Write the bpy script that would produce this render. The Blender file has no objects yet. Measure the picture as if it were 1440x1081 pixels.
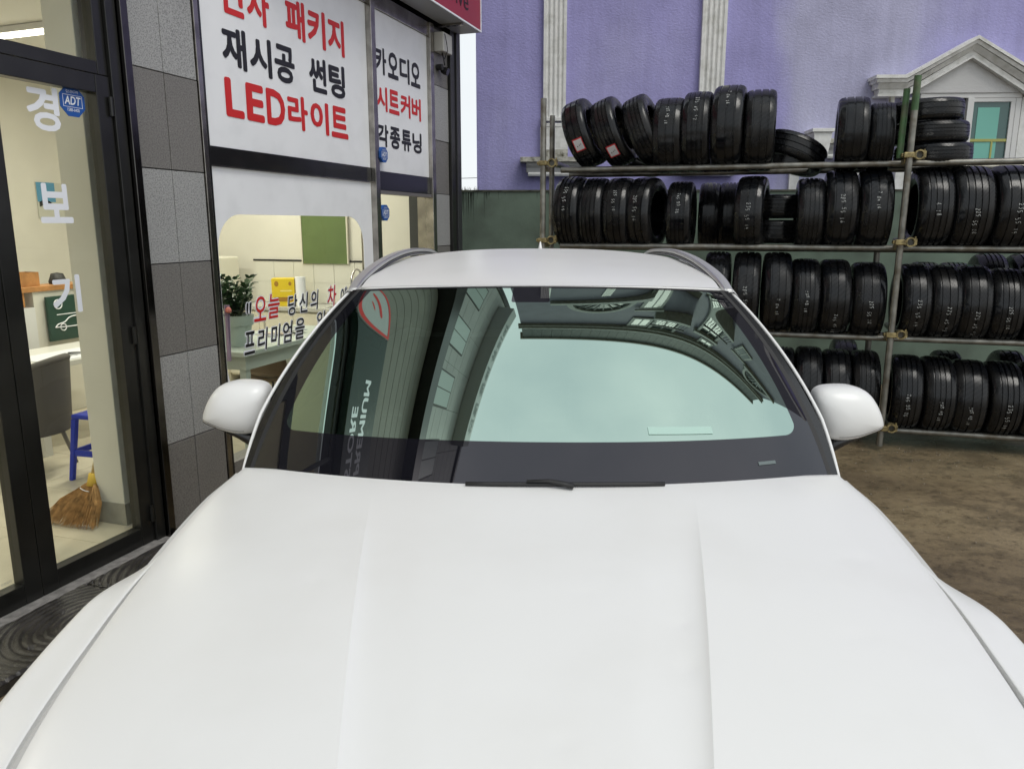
import bpy, bmesh, math, random
from mathutils import Vector, Matrix, noise as mnoise
R = math.radians
random.seed(7)
sc = bpy.context.scene
col = sc.collection

# ------------------------------------------------------------ camera, sky, sun, exposure
cd = bpy.data.cameras.new('camera'); cam = bpy.data.objects.new('camera', cd); col.objects.link(cam)
cam.location = (0, 0, 1.75); cam.rotation_euler = (R(90 - 11.73), 0, R(2.2))
cd.sensor_width = 36; cd.lens = 27.08; cd.clip_start = .05; cd.clip_end = 2000
sc.camera = cam
sc.view_settings.view_transform = 'Standard'; sc.view_settings.look = 'None'
sc.view_settings.exposure = 0.16; sc.view_settings.gamma = 1; sc.view_settings.use_curve_mapping = False
sc.cycles.max_bounces = 10; sc.cycles.transparent_max_bounces = 12
sc.cycles.use_denoising = True
w = bpy.data.worlds.new('World'); sc.world = w; w.use_nodes = True
nt = w.node_tree; nt.nodes.clear()
wo = nt.nodes.new('ShaderNodeOutputWorld'); bg = nt.nodes.new('ShaderNodeBackground')
sky = nt.nodes.new('ShaderNodeTexSky'); sky.sky_type = 'NISHITA'; sky.sun_disc = False
sky.sun_elevation = R(58); sky.sun_rotation = R(140)
tc = nt.nodes.new('ShaderNodeTexCoord'); nz = nt.nodes.new('ShaderNodeTexNoise')
nz.inputs['Scale'].default_value = 1.6; nz.inputs['Detail'].default_value = 5; nz.inputs['Roughness'].default_value = .45
nt.links.new(tc.outputs['Generated'], nz.inputs['Vector'])
cr = nt.nodes.new('ShaderNodeValToRGB')
cr.color_ramp.elements[0].position = .30; cr.color_ramp.elements[0].color = (6.5, 7.1, 7.5, 1)
cr.color_ramp.elements[1].position = .70; cr.color_ramp.elements[1].color = (10.2, 10.4, 10.4, 1)
nt.links.new(nz.outputs['Fac'], cr.inputs['Fac'])
mx = nt.nodes.new('ShaderNodeMix'); mx.data_type = 'RGBA'; mx.inputs['Factor'].default_value = .93
nt.links.new(sky.outputs['Color'], mx.inputs['A']); nt.links.new(cr.outputs['Color'], mx.inputs['B'])
nt.links.new(mx.outputs['Result'], bg.inputs['Color']); bg.inputs['Strength'].default_value = .098
nt.links.new(bg.outputs['Background'], wo.inputs['Surface'])
sd = bpy.data.lights.new('sun', 'SUN'); so = bpy.data.objects.new('sun', sd); col.objects.link(so)
sd.energy = 1.15; sd.angle = R(25); sd.color = (1, .965, .90); so.rotation_euler = (R(32), 0, R(40))

# ------------------------------------------------------------ materials
MATS = {}
def mat(name, colr, rough=.6, metal=0, nscale=0, namt=.15, bump=0, bscale=60, coat=0, emit=None, estr=0, spec=.5, dirt=None, dscale=2, damt=.5):
    if name in MATS: return MATS[name]
    m = bpy.data.materials.new(name); m.use_nodes = True; t = m.node_tree
    b = t.nodes['Principled BSDF']
    b.inputs['Base Color'].default_value = (*colr, 1); b.inputs['Roughness'].default_value = rough
    b.inputs['Metallic'].default_value = metal; b.inputs['Specular IOR Level'].default_value = spec
    b.inputs['Coat Weight'].default_value = coat; b.inputs['Coat Roughness'].default_value = .08
    if emit: b.inputs['Emission Color'].default_value = (*emit, 1); b.inputs['Emission Strength'].default_value = estr
    tc = t.nodes.new('ShaderNodeTexCoord'); last = None
    def noisefac(scale, detail=6, lo=.3, hi=.7):
        n = t.nodes.new('ShaderNodeTexNoise'); n.inputs['Scale'].default_value = scale; n.inputs['Detail'].default_value = detail
        t.links.new(tc.outputs['Object'], n.inputs['Vector'])
        r = t.nodes.new('ShaderNodeMapRange'); r.inputs['From Min'].default_value = lo; r.inputs['From Max'].default_value = hi
        t.links.new(n.outputs['Fac'], r.inputs['Value']); return r.outputs['Result']
    if nscale:
        f = noisefac(nscale)
        c = t.nodes.new('ShaderNodeMix'); c.data_type = 'RGBA'
        c.inputs['A'].default_value = (*[v * (1 - namt) for v in colr], 1); c.inputs['B'].default_value = (*[min(1, v * (1 + namt)) for v in colr], 1)
        t.links.new(f, c.inputs['Factor']); last = c.outputs['Result']
    if dirt:
        f = noisefac(dscale, 8, .48, .72)
        mm = t.nodes.new('ShaderNodeMath'); mm.operation = 'MULTIPLY'; mm.inputs[1].default_value = damt; t.links.new(f, mm.inputs[0])
        c = t.nodes.new('ShaderNodeMix'); c.data_type = 'RGBA'; c.inputs['A'].default_value = (*colr, 1); c.inputs['B'].default_value = (*dirt, 1)
        if last: t.links.new(last, c.inputs['A'])
        t.links.new(mm.outputs[0], c.inputs['Factor']); last = c.outputs['Result']
    if last: t.links.new(last, b.inputs['Base Color'])
    if bump:
        n = t.nodes.new('ShaderNodeTexNoise'); n.inputs['Scale'].default_value = bscale; n.inputs['Detail'].default_value = 4
        t.links.new(tc.outputs['Object'], n.inputs['Vector'])
        bp = t.nodes.new('ShaderNodeBump'); bp.inputs['Strength'].default_value = bump; bp.inputs['Distance'].default_value = .01
        t.links.new(n.outputs['Fac'], bp.inputs['Height']); t.links.new(bp.outputs['Normal'], b.inputs['Normal'])
    MATS[name] = m; return m
def glass_mat(name, tint=(.93, .95, .93), refl=(1, 1, 1), ior=1.45, extra=0.0):
    if name in MATS: return MATS[name]
    m = bpy.data.materials.new(name); m.use_nodes = True; t = m.node_tree; t.nodes.clear()
    o = t.nodes.new('ShaderNodeOutputMaterial'); a = t.nodes.new('ShaderNodeBsdfTransparent'); g = t.nodes.new('ShaderNodeBsdfGlossy')
    a.inputs['Color'].default_value = (*tint, 1); g.inputs['Color'].default_value = (*refl, 1); g.inputs['Roughness'].default_value = 0.01
    f = t.nodes.new('ShaderNodeFresnel'); f.inputs['IOR'].default_value = ior
    ad = t.nodes.new('ShaderNodeMath'); ad.operation = 'ADD'; ad.inputs[1].default_value = extra; ad.use_clamp = True
    t.links.new(f.outputs['Fac'], ad.inputs[0])
    gm = t.nodes.new('ShaderNodeNewGeometry'); sb = t.nodes.new('ShaderNodeMath'); sb.operation = 'SUBTRACT'; sb.inputs[0].default_value = 1; t.links.new(gm.outputs['Backfacing'], sb.inputs[1])
    ml = t.nodes.new('ShaderNodeMath'); ml.operation = 'MULTIPLY'; t.links.new(ad.outputs[0], ml.inputs[0]); t.links.new(sb.outputs[0], ml.inputs[1])
    mxx = t.nodes.new('ShaderNodeMixShader'); t.links.new(ml.outputs[0], mxx.inputs['Fac'])
    t.links.new(a.outputs[0], mxx.inputs[1]); t.links.new(g.outputs[0], mxx.inputs[2]); t.links.new(mxx.outputs[0], o.inputs['Surface'])
    MATS[name] = m; return m

# ------------------------------------------------------------ mesh helpers
class MB:
    def __init__(s): s.v = []; s.f = []; s.m = []; s.uv = {}
    def add(s, vs, fs, mi=0, M=None):
        o = len(s.v)
        for p in vs:
            p = Vector(p)
            if M is not None: p = M @ p
            s.v.append(p)
        for f in fs: s.f.append(tuple(i + o for i in f)); s.m.append(mi)
        return s
    def box(s, x0, x1, y0, y1, z0, z1, mi=0, M=None):
        return s.add([(x0,y0,z0),(x1,y0,z0),(x1,y1,z0),(x0,y1,z0),(x0,y0,z1),(x1,y0,z1),(x1,y1,z1),(x0,y1,z1)],
              [(0,3,2,1),(4,5,6,7),(0,1,5,4),(1,2,6,5),(2,3,7,6),(3,0,4,7)], mi, M)
    def prism(s, poly, a, b, axis='y', mi=0, M=None):
        def P(p, d):
            return {'y': (p[0], d, p[1]), 'x': (d, p[0], p[1]), 'z': (p[0], p[1], d)}[axis]
        n = len(poly); vs = [P(p, a) for p in poly] + [P(p, b) for p in poly]
        fs = [tuple(range(n)), tuple(range(2*n-1, n-1, -1))] + [(i, i+n, (i+1)%n+n, (i+1)%n) for i in range(n)]
        return s.add(vs, fs, mi, M)
    def tube(s, pts, r, n=10, mi=0, caps=True, sx=1, sz=1, up=(0,0,1)):
        pts = [Vector(p) for p in pts]; rings = []; rr = r if hasattr(r, '__len__') else [r]*len(pts)
        for i, p in enumerate(pts):
            d = (pts[min(i+1, len(pts)-1)] - pts[max(i-1, 0)]).normalized()
            u = Vector(up)
            if abs(d.dot(u)) > .98: u = Vector((0, 1, 0)) if abs(d.y) < .9 else Vector((1, 0, 0))
            a = d.cross(u).normalized(); b = a.cross(d).normalized()
            rings.append([p + a*math.cos(2*math.pi*k/n)*rr[i]*sx + b*math.sin(2*math.pi*k/n)*rr[i]*sz for k in range(n)])
        vs = [q for rg in rings for q in rg]; fs = []
        for i in range(len(pts)-1):
            for k in range(n): fs.append((i*n+k, i*n+(k+1)%n, (i+1)*n+(k+1)%n, (i+1)*n+k))
        if caps: fs += [tuple(range(n-1, -1, -1)), tuple((len(pts)-1)*n + k for k in range(n))]
        return s.add(vs, fs, mi)
    def pipe(s, p0, p1, r, wall=.004, n=16):       # open scaffold pipe with visible bore
        p0 = Vector(p0); p1 = Vector(p1); d = (p1-p0).normalized()
        return s.tube([p0 + d*.05, p0, p0, p1, p1, p1 - d*.05], [r-wall, r-wall, r, r, r-wall, r-wall], n)
    def lathe(s, prof, n=32, M=None, mi=0, closed=False):  # prof (r,z)
        m = len(prof); vs = [(r*math.cos(2*math.pi*k/n), r*math.sin(2*math.pi*k/n), z) for k in range(n) for r, z in prof]; fs = []
        for k in range(n):
            for j in range(m if closed else m-1):
                fs.append((k*m+j, ((k+1)%n)*m+j, ((k+1)%n)*m+(j+1)%m, k*m+(j+1)%m))
        return s.add(vs, fs, mi, M)
    def grid(s, fn, nu, nv, mi=0, flip=False):
        vs = [fn(i/(nu-1), j/(nv-1)) for j in range(nv) for i in range(nu)]; fs = []
        for j in range(nv-1):
            for i in range(nu-1):
                q = (j*nu+i, j*nu+i+1, (j+1)*nu+i+1, (j+1)*nu+i); fs.append(q[::-1] if flip else q)
        return s.add(vs, fs, mi)
    def mesh(s, name, mats, smooth=False):
        me = bpy.data.meshes.new(name); me.from_pydata([tuple(p) for p in s.v], [], s.f)
        for m in (mats if isinstance(mats, (list, tuple)) else [mats]): me.materials.append(m)
        for p, mi in zip(me.polygons, s.m): p.material_index = mi; p.use_smooth = smooth
        me.update(); return me
    def build(s, name, mats, parent=None, smooth=False, bevel=0, loc=None, rot=None, angle=None, seg=2):
        o = bpy.data.objects.new(name, s.mesh(name, mats, smooth)); col.objects.link(o); o.parent = parent
        if loc: o.location = loc
        if rot: o.rotation_euler = rot
        if smooth and angle:
            set_sharp(o.data, angle)
        if bevel:
            b = o.modifiers.new('bevel', 'BEVEL'); b.width = bevel; b.segments = seg; b.limit_method = 'ANGLE'; b.angle_limit = R(40)
        return o
def set_sharp(me, angle):
    bm = bmesh.new(); bm.from_mesh(me)
    for e in bm.edges:
        if len(e.link_faces) == 2 and e.calc_face_angle(0) > R(angle): e.smooth = False
    bm.to_mesh(me); bm.free()
def tag(o, label=None, cat=None, group=None, kind=None):
    if label: o['label'] = label
    if cat: o['category'] = cat
    if group: o['group'] = group
    if kind: o['kind'] = kind
    return o
def empty(name, loc=(0,0,0), rot=(0,0,0), parent=None):
    o = bpy.data.objects.new(name, None); col.objects.link(o); o.location = loc; o.rotation_euler = rot; o.parent = parent
    o.empty_display_size = .1; return o
def thing(name, label, cat, loc=(0,0,0), rot=(0,0,0), group=None): return tag(empty(name, loc, rot), label, cat, group)
def bx(name, x0, x1, y0, y1, z0, z1, m, parent=None, bevel=0): return MB().box(x0,x1,y0,y1,z0,z1).build(name, m, parent, bevel=bevel)
def interp(pts, x):
    # monotone-ish cubic through points
    if x <= pts[0][0]: return pts[0][1]
    if x >= pts[-1][0]: return pts[-1][1]
    for i in range(len(pts)-1):
        if x <= pts[i+1][0]:
            x0, y0 = pts[i]; x1, y1 = pts[i+1]; h = x1-x0; t = (x-x0)/h
            def sl(k):
                if k <= 0: return (pts[1][1]-pts[0][1])/(pts[1][0]-pts[0][0])
                if k >= len(pts)-1: return (pts[-1][1]-pts[-2][1])/(pts[-1][0]-pts[-2][0])
                return (pts[k+1][1]-pts[k-1][1])/(pts[k+1][0]-pts[k-1][0])
            m0 = sl(i)*h; m1 = sl(i+1)*h
            return (2*t**3-3*t*t+1)*y0+(t**3-2*t*t+t)*m0+(-2*t**3+3*t*t)*y1+(t**3-t*t)*m1
def catmull(pts, n=6, closed=False):
    out = []; N = len(pts); P = [Vector(p) for p in pts]
    rng = range(N if closed else N-1)
    for i in rng:
        a = P[(i-1)%N] if closed or i > 0 else P[0]; b = P[i]; c = P[(i+1)%N]; d = P[(i+2)%N] if closed or i+2 < N else P[-1]
        for k in range(n):
            t = k/n
            out.append(.5*((2*b)+(c-a)*t+(2*a-5*b+4*c-d)*t*t+(3*b-a-3*c+d)*t**3))
    if not closed: out.append(P[-1])
    return out
TEXTC = {}
def text(s, name, m, parent, M, height, width=None, bold=.0, shear=0, depth=0.0015, sx=1):
    """flat lettering as a mesh in the local xz-plane of M (x = reading direction, z = up), bottom-left at the origin;
    heavy weights are built from shifted copies of the strokes, each a tenth of a millimetre in front of the last"""
    cu = bpy.data.curves.new('t', 'FONT'); cu.body = s; cu.size = 1; cu.shear = shear; cu.extrude = 0; cu.resolution_u = 3
    o = bpy.data.objects.new('t', cu); col.objects.link(o)
    dg = bpy.context.evaluated_depsgraph_get(); dg.update()
    me = bpy.data.meshes.new_from_object(o.evaluated_get(dg)); bpy.data.objects.remove(o); bpy.data.curves.remove(cu)
    if not len(me.vertices): return None
    V = [(v.co.x, v.co.y) for v in me.vertices]; F = [tuple(p.vertices) for p in me.polygons]; bpy.data.meshes.remove(me)
    sh = [(0, 0)]
    if bold > .004: sh = [(bold*math.cos(a), bold*math.sin(a)) for a in (math.pi/4*k for k in range(8))] + ([(0, 0)] if bold > .03 else [])
    x0 = min(v[0] for v in V)-max(bold, 0); x1 = max(v[0] for v in V)+max(bold, 0); y0 = min(v[1] for v in V)-max(bold, 0); y1 = max(v[1] for v in V)+max(bold, 0)
    k = height/(y1-y0); kx = width/(x1-x0) if width else k*sx
    mb = MB()
    for i, (dx, dy) in enumerate(sh):
        mb.add([((x+dx-x0)*kx, -i*.00012, (y+dy-y0)*k) for x, y in V], F, 0, M)
    return mb.build(name, m, parent)

# ------------------------------------------------------------ shared materials
paint = mat('pearl_white_paint', (.81, .81, .80), .36, nscale=1.2, namt=.012, coat=.22, spec=.5, dirt=(.70,.69,.66), dscale=3.1, damt=.25)
MATS['pearl_white_paint'].node_tree.nodes['Principled BSDF'].inputs['Coat Roughness'].default_value = .22
gloss_black = mat('gloss_black', (.012, .012, .013), .2, coat=.3)
matte_black = mat('matte_black', (.018, .018, .018), .55, bump=.1, bscale=400)
rubber = mat('rubber_black', (.015, .015, .016), .6)
chrome = mat('satin_chrome', (.62, .62, .63), .30, 1)
dark_metal = mat('black_frame_metal', (.012, .012, .011), .28, nscale=8, namt=.3)
steel = mat('stained_stainless_steel', (.36, .34, .31), .22, 1, nscale=9, namt=.3, bump=.03, bscale=25)
bronze = mat('bronze_frame_metal', (.05, .045, .04), .2, .8, nscale=10, namt=.3)
white_vinyl = mat('white_vinyl', (.87, .88, .90), .35, nscale=1.5, namt=.03, dirt=(.55,.56,.58), dscale=4, damt=.25)
black_ink = mat('black_vinyl_letter', (.012, .012, .014), .4)
red_ink = mat('red_vinyl_letter', (.62, .02, .018), .4)
white_ink = mat('white_vinyl_letter', (.85, .87, .92), .4)
cream = mat('cream_wall_paint', (.68, .66, .59), .6, nscale=3, namt=.04)
clear_glass = glass_mat('clear_shop_glass', ior=1.25)

# ============================================================ SETTING: ground
def ground():
    m = bpy.data.materials.new('wet_brown_concrete'); m.use_nodes = True; t = m.node_tree; b = t.nodes['Principled BSDF']
    tc = t.nodes.new('ShaderNodeTexCoord')
    def nz(s, d=8, r=.6, mp=None):
        n = t.nodes.new('ShaderNodeTexNoise'); n.inputs['Scale'].default_value = s; n.inputs['Detail'].default_value = d; n.inputs['Roughness'].default_value = r
        t.links.new(mp or tc.outputs['Object'], n.inputs['Vector']); return n.outputs['Fac']
    mp = t.nodes.new('ShaderNodeMapping'); mp.inputs['Rotation'].default_value = (0, 0, R(-14)); mp.inputs['Scale'].default_value = (1, 1.45, 1)
    t.links.new(tc.outputs['Object'], mp.inputs['Vector'])
    def ramp(fac, stops):
        r = t.nodes.new('ShaderNodeValToRGB'); e = r.color_ramp.elements
        e[0].position, e[0].color = stops[0][0], (*stops[0][1], 1); e[1].position, e[1].color = stops[-1][0], (*stops[-1][1], 1)
        for p_, c_ in stops[1:-1]: k = e.new(p_); k.color = (*c_, 1)
        t.links.new(fac, r.inputs['Fac']); return r.outputs['Color']
    def mul(a_, b_, f_):
        k = t.nodes.new('ShaderNodeMix'); k.data_type = 'RGBA'; k.blend_type = 'MULTIPLY'; k.inputs['Factor'].default_value = f_
        t.links.new(a_, k.inputs['A']); t.links.new(b_, k.inputs['B']); return k.outputs['Result']
    base = ramp(nz(.8, 6, .55, mp.outputs['Vector']), [(.36, (.165, .125, .078)), (.52, (.235, .180, .108)), (.66, (.30, .235, .145))])
    patch = ramp(nz(2.4, 15, .74, mp.outputs['Vector']), [(.43, (.42, .42, .43)), (.475, (.75, .74, .74)), (.52, (1, 1, 1))])
    pits = ramp(nz(17, 15, .8), [(.40, (.35, .34, .33)), (.46, (.85, .85, .85)), (.62, (1.15, 1.14, 1.12))])
    grain = ramp(nz(140, 3, .8), [(.3, (.62, .62, .62)), (.55, (1, 1, 1)), (.75, (1.35, 1.33, 1.3))])
    c_ = mul(mul(mul(base, patch, .62), pits, .70), grain, .75); t.links.new(c_, b.inputs['Base Color'])
    rr = t.nodes.new('ShaderNodeMapRange'); rr.inputs['From Min'].default_value = .40; rr.inputs['From Max'].default_value = .56
    rr.inputs['To Min'].default_value = .13; rr.inputs['To Max'].default_value = .45
    t.links.new(nz(.9, 10, .6, mp.outputs['Vector']), rr.inputs['Value']); t.links.new(rr.outputs['Result'], b.inputs['Roughness'])
    bp = t.nodes.new('ShaderNodeBump'); bp.inputs['Strength'].default_value = .45; bp.inputs['Distance'].default_value = .010
    t.links.new(nz(24, 14, .8), bp.inputs['Height']); t.links.new(bp.outputs['Normal'], b.inputs['Normal'])
    mb = MB()
    def f(u, v):
        x = -3.5 + 11*u; y = -1.5 + 10.0*v
        z = .006*mnoise.noise((x*.9, y*.9, 0)) + .003*mnoise.noise((x*4, y*4, 3))
        e = min(u, 1-u, v, 1-v)*12
        return (x, y, z*min(1, e) - .006)
    mb.grid(f, 160, 140)
    # outer skirt reaching the horizon
    X0, X1, Y0, Y1, B, z = -3.5, 7.5, -1.5, 8.5, 600, -.006
    mb.add([(-B,-B,z),(B,-B,z),(B,Y0,z),(-B,Y0,z)], [(0,1,2,3)]); mb.add([(-B,Y1,z),(B,Y1,z),(B,B,z),(-B,B,z)], [(0,1,2,3)])
    mb.add([(-B,Y0,z),(X0,Y0,z),(X0,Y1,z),(-B,Y1,z)], [(0,1,2,3)]); mb.add([(X1,Y0,z),(B,Y0,z),(B,Y1,z),(X1,Y1,z)], [(0,1,2,3)])
    tag(mb.build('ground', m, smooth=True), kind='structure')
ground()
pebbles = MB(); prn = random.Random(21)
for k in range(900):
    px_, py_ = prn.uniform(1.2, 5.5), prn.uniform(1.2, 6.6)
    if k < 160: py_ = 5.9-.25*(px_-2.8)+prn.gauss(0, .12)
    q = prn.uniform(.002, .007)*(1.3 if k % 17 == 0 else 1)
    pebbles.add([(px_+q*prn.uniform(.6, 1), py_, -.004), (px_-q*.4, py_+q*prn.uniform(.5, 1), -.004), (px_-q*.5, py_-q*.8, -.004), (px_, py_, q*prn.uniform(.5, 1)-.002)], [(0,1,3),(1,2,3),(2,0,3)])
tag(pebbles.build('gravel', mat('grey_tan_gravel', (.24, .21, .17), .7, nscale=3, namt=.6)), kind='stuff')

# ============================================================ SHOP BUILDING (local x along the facade, y inward, z up)
SB_LOC = (-2.168, 3.896, 0); SB_ROT = (0, 0, R(73.5))
SBM = Matrix.Translation(SB_LOC) @ Matrix.Rotation(R(73.5), 4, 'Z')
shop = thing('shop_building', 'two storey shop clad in dark and light grey granite tiles left of the white car', 'building', SB_LOC, SB_ROT)
def granite(name, c, amt):
    m = bpy.data.materials.new(name); m.use_nodes = True; t = m.node_tree; b = t.nodes['Principled BSDF']; b.inputs['Roughness'].default_value = .42
    tc = t.nodes.new('ShaderNodeTexCoord'); n = t.nodes.new('ShaderNodeTexNoise'); n.inputs['Scale'].default_value = 130; n.inputs['Detail'].default_value = 3; n.inputs['Roughness'].default_value = .7
    mp = t.nodes.new('ShaderNodeMapping'); mp.inputs['Location'].default_value = (random.random()*9, 0, 0)
    oi = t.nodes.new('ShaderNodeObjectInfo'); t.links.new(tc.outputs['Object'], mp.inputs['Vector'])
    t.links.new(mp.outputs['Vector'], n.inputs['Vector'])
    r = t.nodes.new('ShaderNodeValToRGB'); e = r.color_ramp.elements
    e[0].position = .36; e[0].color = (*[v*(1-amt) for v in c], 1); e[1].position = .60; e[1].color = (*[v*(1+amt*.8) for v in c], 1)
    k = e.new(.47); k.color = (*c, 1)
    t.links.new(n.outputs['Fac'], r.inputs['Fac'])
    n2 = t.nodes.new('ShaderNodeTexNoise'); n2.inputs['Scale'].default_value = 2.5; t.links.new(tc.outputs['Object'], n2.inputs['Vector'])
    mr = t.nodes.new('ShaderNodeMapRange'); mr.inputs['To Min'].default_value = .86; mr.inputs['To Max'].default_value = 1.1; t.links.new(n2.outputs['Fac'], mr.inputs['Value'])
    mu = t.nodes.new('ShaderNodeMix'); mu.data_type = 'RGBA'; mu.blend_type = 'MULTIPLY'; mu.inputs['Factor'].default_value = 1
    t.links.new(r.outputs['Color'], mu.inputs['A']); t.links.new(mr.outputs['Result'], mu.inputs['B']); t.links.new(mu.outputs['Result'], b.inputs['Base Color'])
    return m
g_light = granite('light_granite', (.31, .31, .305), .45); g_dark = granite('dark_granite', (.175, .167, .157), .38)
mortar = mat('dark_tile_joint', (.05, .05, .05), .9)
# granite tiles of the pillar beside the door and of the corner pillar
def tiles(s0, s1, ncol, front=-.03, parent=shop, h0=.04, rows=7):
    wcol = (s1-s0)/ncol
    bx('pillar_core', s0, s1, front+.012, .25, .0, 3.56, mortar, parent)
    me = {}
    for r in range(rows+1):
        z0 = h0 + .5*(r-0) if r else h0; z1 = min(h0+.5*(r+1), 3.56) if r < rows else 3.56
        if z1-z0 < .03: continue
        for c in range(ncol):
            mm = g_light if (r % 2 == 1) else g_dark
            dz = random.uniform(-.0015, .0015)
            MB().box(s0+c*wcol+.003, s0+(c+1)*wcol-.003, front+dz, front+.02, z0+.003, z1-.003).build('granite_tile', mm, parent, bevel=.0015, seg=1)
tiles(.155, .665, 2)
tiles(3.885, 4.24, 1)
# steel / bronze trims
bx('steel_jamb', .105, .152, -.075, .12, .0, 3.56, mat('dark_polished_steel', (.11,.105,.10), .16, 1, nscale=6, namt=.3), shop, .003)
bx('black_jamb', .035, .100, -.05, .12, .0, 3.56, dark_metal, shop, .003)
bx('steel_jamb', .668, .705, -.04, .12, 0, 3.56, steel, shop, .002)
bx('black_jamb', .707, .735, -.03, .12, 0, 3.56, gloss_black, shop, .002)
bx('steel_mullion', 2.665, 2.735, -.06, .10, 0, 3.56, steel, shop, .003)
bx('steel_mullion', 2.738, 2.765, -.045, .10, 0, 3.56, steel, shop, .003)
bx('steel_mullion', 3.80, 3.88, -.05, .12, 0, 3.56, steel, shop, .003)
bx('black_corner_trim', 4.243, 4.36, -.06, .20, 0, 12.0, dark_metal, shop, .004)
bx('black_corner_trim', 4.363, 4.46, -.075, .24, 0, 12.0, mat('charcoal_trim', (.03,.03,.034), .35), shop, .004)
bx('transom_band', .737, 2.662, -.02, .08, 2.092, 2.200, gloss_black, shop, .003)
bx('transom_band', 2.768, 3.798, -.02, .08, 2.03, 2.185, gloss_black, shop, .003)
bx('transom_lip', .737, 2.662, -.028, -.0205, 2.084, 2.0915, steel, shop)
bx('transom_lip', 2.768, 3.798, -.034, .05, 2.00, 2.028, mat('grey_window_rail',(.16,.15,.15),.4), shop)
bx('top_rail', .737, 2.662, -.035, .08, 3.44, 3.56, steel, shop, .003)
bx('top_rail', 2.768, 3.798, -.035, .08, 3.44, 3.56, steel, shop, .003)
bx('sill', .737, 2.662, -.03, .10, 0, .28, g_dark, shop); bx('sill', 2.768, 3.798, -.03, .10, 0, .28, g_dark, shop)
# lower glazing
def pane(name, x0, x1, y, z0, z1, parent, m=clear_glass, th=.006): return bx(name, x0, x1, y, y+th, z0, z1, m, parent)
pane('window_pane', .737, 2.662, -.004, .282, 2.088, shop); pane('window_pane', 2.768, 3.798, .03, .282, 1.998, shop)
# door wall (left of the jamb): shop front door with frame
door = thing('glass_shop_door', 'black framed glass shop front with large white Korean letters down the pane', 'door', SB_LOC, SB_ROT)
def rect_frame(name, x0, x1, z0, z1, wd, y0, y1, m, parent, wb=None):
    wb = wb or wd
    bx(name, x0, x0+wd, y0, y1, z0, z1, m, parent, .003); bx(name, x1-wd, x1, y0, y1, z0, z1, m, parent, .003)
    bx(name, x0+wd+.0005, x1-wd-.0005, y0+.001, y1-.001, z0, z0+wb, m, parent, .003); bx(name, x0+wd+.0005, x1-wd-.0005, y0+.001, y1-.001, z1-wd, z1, m, parent, .003)
rect_frame('door_frame', -.66, .033, .045, 2.455, .085, -.035, .03, dark_metal, door, .095)
rect_frame('door_frame', -1.60, -.664, .045, 2.455, .085, -.035, .03, dark_metal, door, .095)
rect_frame('transom_frame', -1.60, .033, 2.458, 3.50, .06, -.030, .03, dark_metal, door)
pane('glass_pane', -.574, -.053, 0, .141, 2.369, door); pane('glass_pane', -1.514, -.75, 0, .141, 2.369, door); pane('glass_pane', -1.538, -.028, 0, 2.52, 3.438, door)
for z in (2.27, 1.14, .16): MB().tube([(.018, -.047, z), (.018, -.047, z+.09)], .011, 10).build('hinge', dark_metal, door)
bx('door_sill', -2.4, .10, -.10, .10, .0, .042, mat('worn_stone_sill', (.24,.23,.22), .5, nscale=30, namt=.35), door, .004)
TM = Matrix.Translation((0, -.004, 0))
def T(x, z, y=-.004): return Matrix.Translation((x, y, z))
for ch, x0, x1, z0, z1 in (('경', -.415, -.245, 2.165, 2.36), ('보', -.41, -.235, 1.755, 1.935), ('기', -.40, -.24, 1.335, 1.515)):
    text(ch, 'white_letter', white_ink, door, T(x0, z0), z1-z0, x1-x0, bold=.028)
blue = mat('security_blue', (.012, .09, .36), .3)
def adt(parent, x, z, r, y=-.005, flat=True):
    mb = MB(); pts = [(x+r*math.cos(R(22.5+45*k)), z+r*math.sin(R(22.5+45*k))) for k in range(8)]
    mb.prism(pts, y, y+.0045 if flat else y+.03, 'y'); s = mb.build('security_sticker' if flat else 'sign_body', blue, parent)
    text('ADT', 'sticker_print', white_ink, s, T(x-r*.62, z-r*.22, y-.001), r*.52, r*1.24, bold=.02, shear=.2)
    text('캡스경비구역', 'sticker_print', white_ink, s, T(x-r*.45, z+r*.48, y-.001), r*.2, r*.9)
    text('1588-6400', 'sticker_print', white_ink, s, T(x-r*.45, z-r*.62, y-.001), r*.2, r*.9)
    for (a, b, c, d) in ((x-r*.72, x+r*.72, z+r*.36, z+r*.385), (x-r*.72, x+r*.72, z-r*.36, z-r*.335), (x-r*.72, x-r*.695, z-r*.33, z+r*.35), (x+r*.695, x+r*.72, z-r*.33, z+r*.35)):
        bx('sticker_print', a, b, y-.0012, y-.0002, c, d, white_ink, s)
    return s
adt(door, -.168, 2.315, .074)
for x in (-.10, -.80): text('안전유리', 'glass_mark', mat('grey_etched_print', (.3,.3,.3), .6), door, T(x-.035, .165), .014, .05)
for i, (x, z, y) in enumerate(((2.79, 2.31, -.075), (2.81, 1.845, -.06))):
    t_ = thing('security_sign', 'small blue octagonal security sign on the steel mullion %s the black transom' % ('just above' if i == 0 else 'below'), 'sign', SB_LOC, SB_ROT, 'blue octagonal security signs')
    adt(t_, x, z, .065 if i == 0 else .07, y, False); bx('bracket', x-.012, x+.012, y+.031, -.046, z-.02, z+.02, matte_black, t_)

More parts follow.
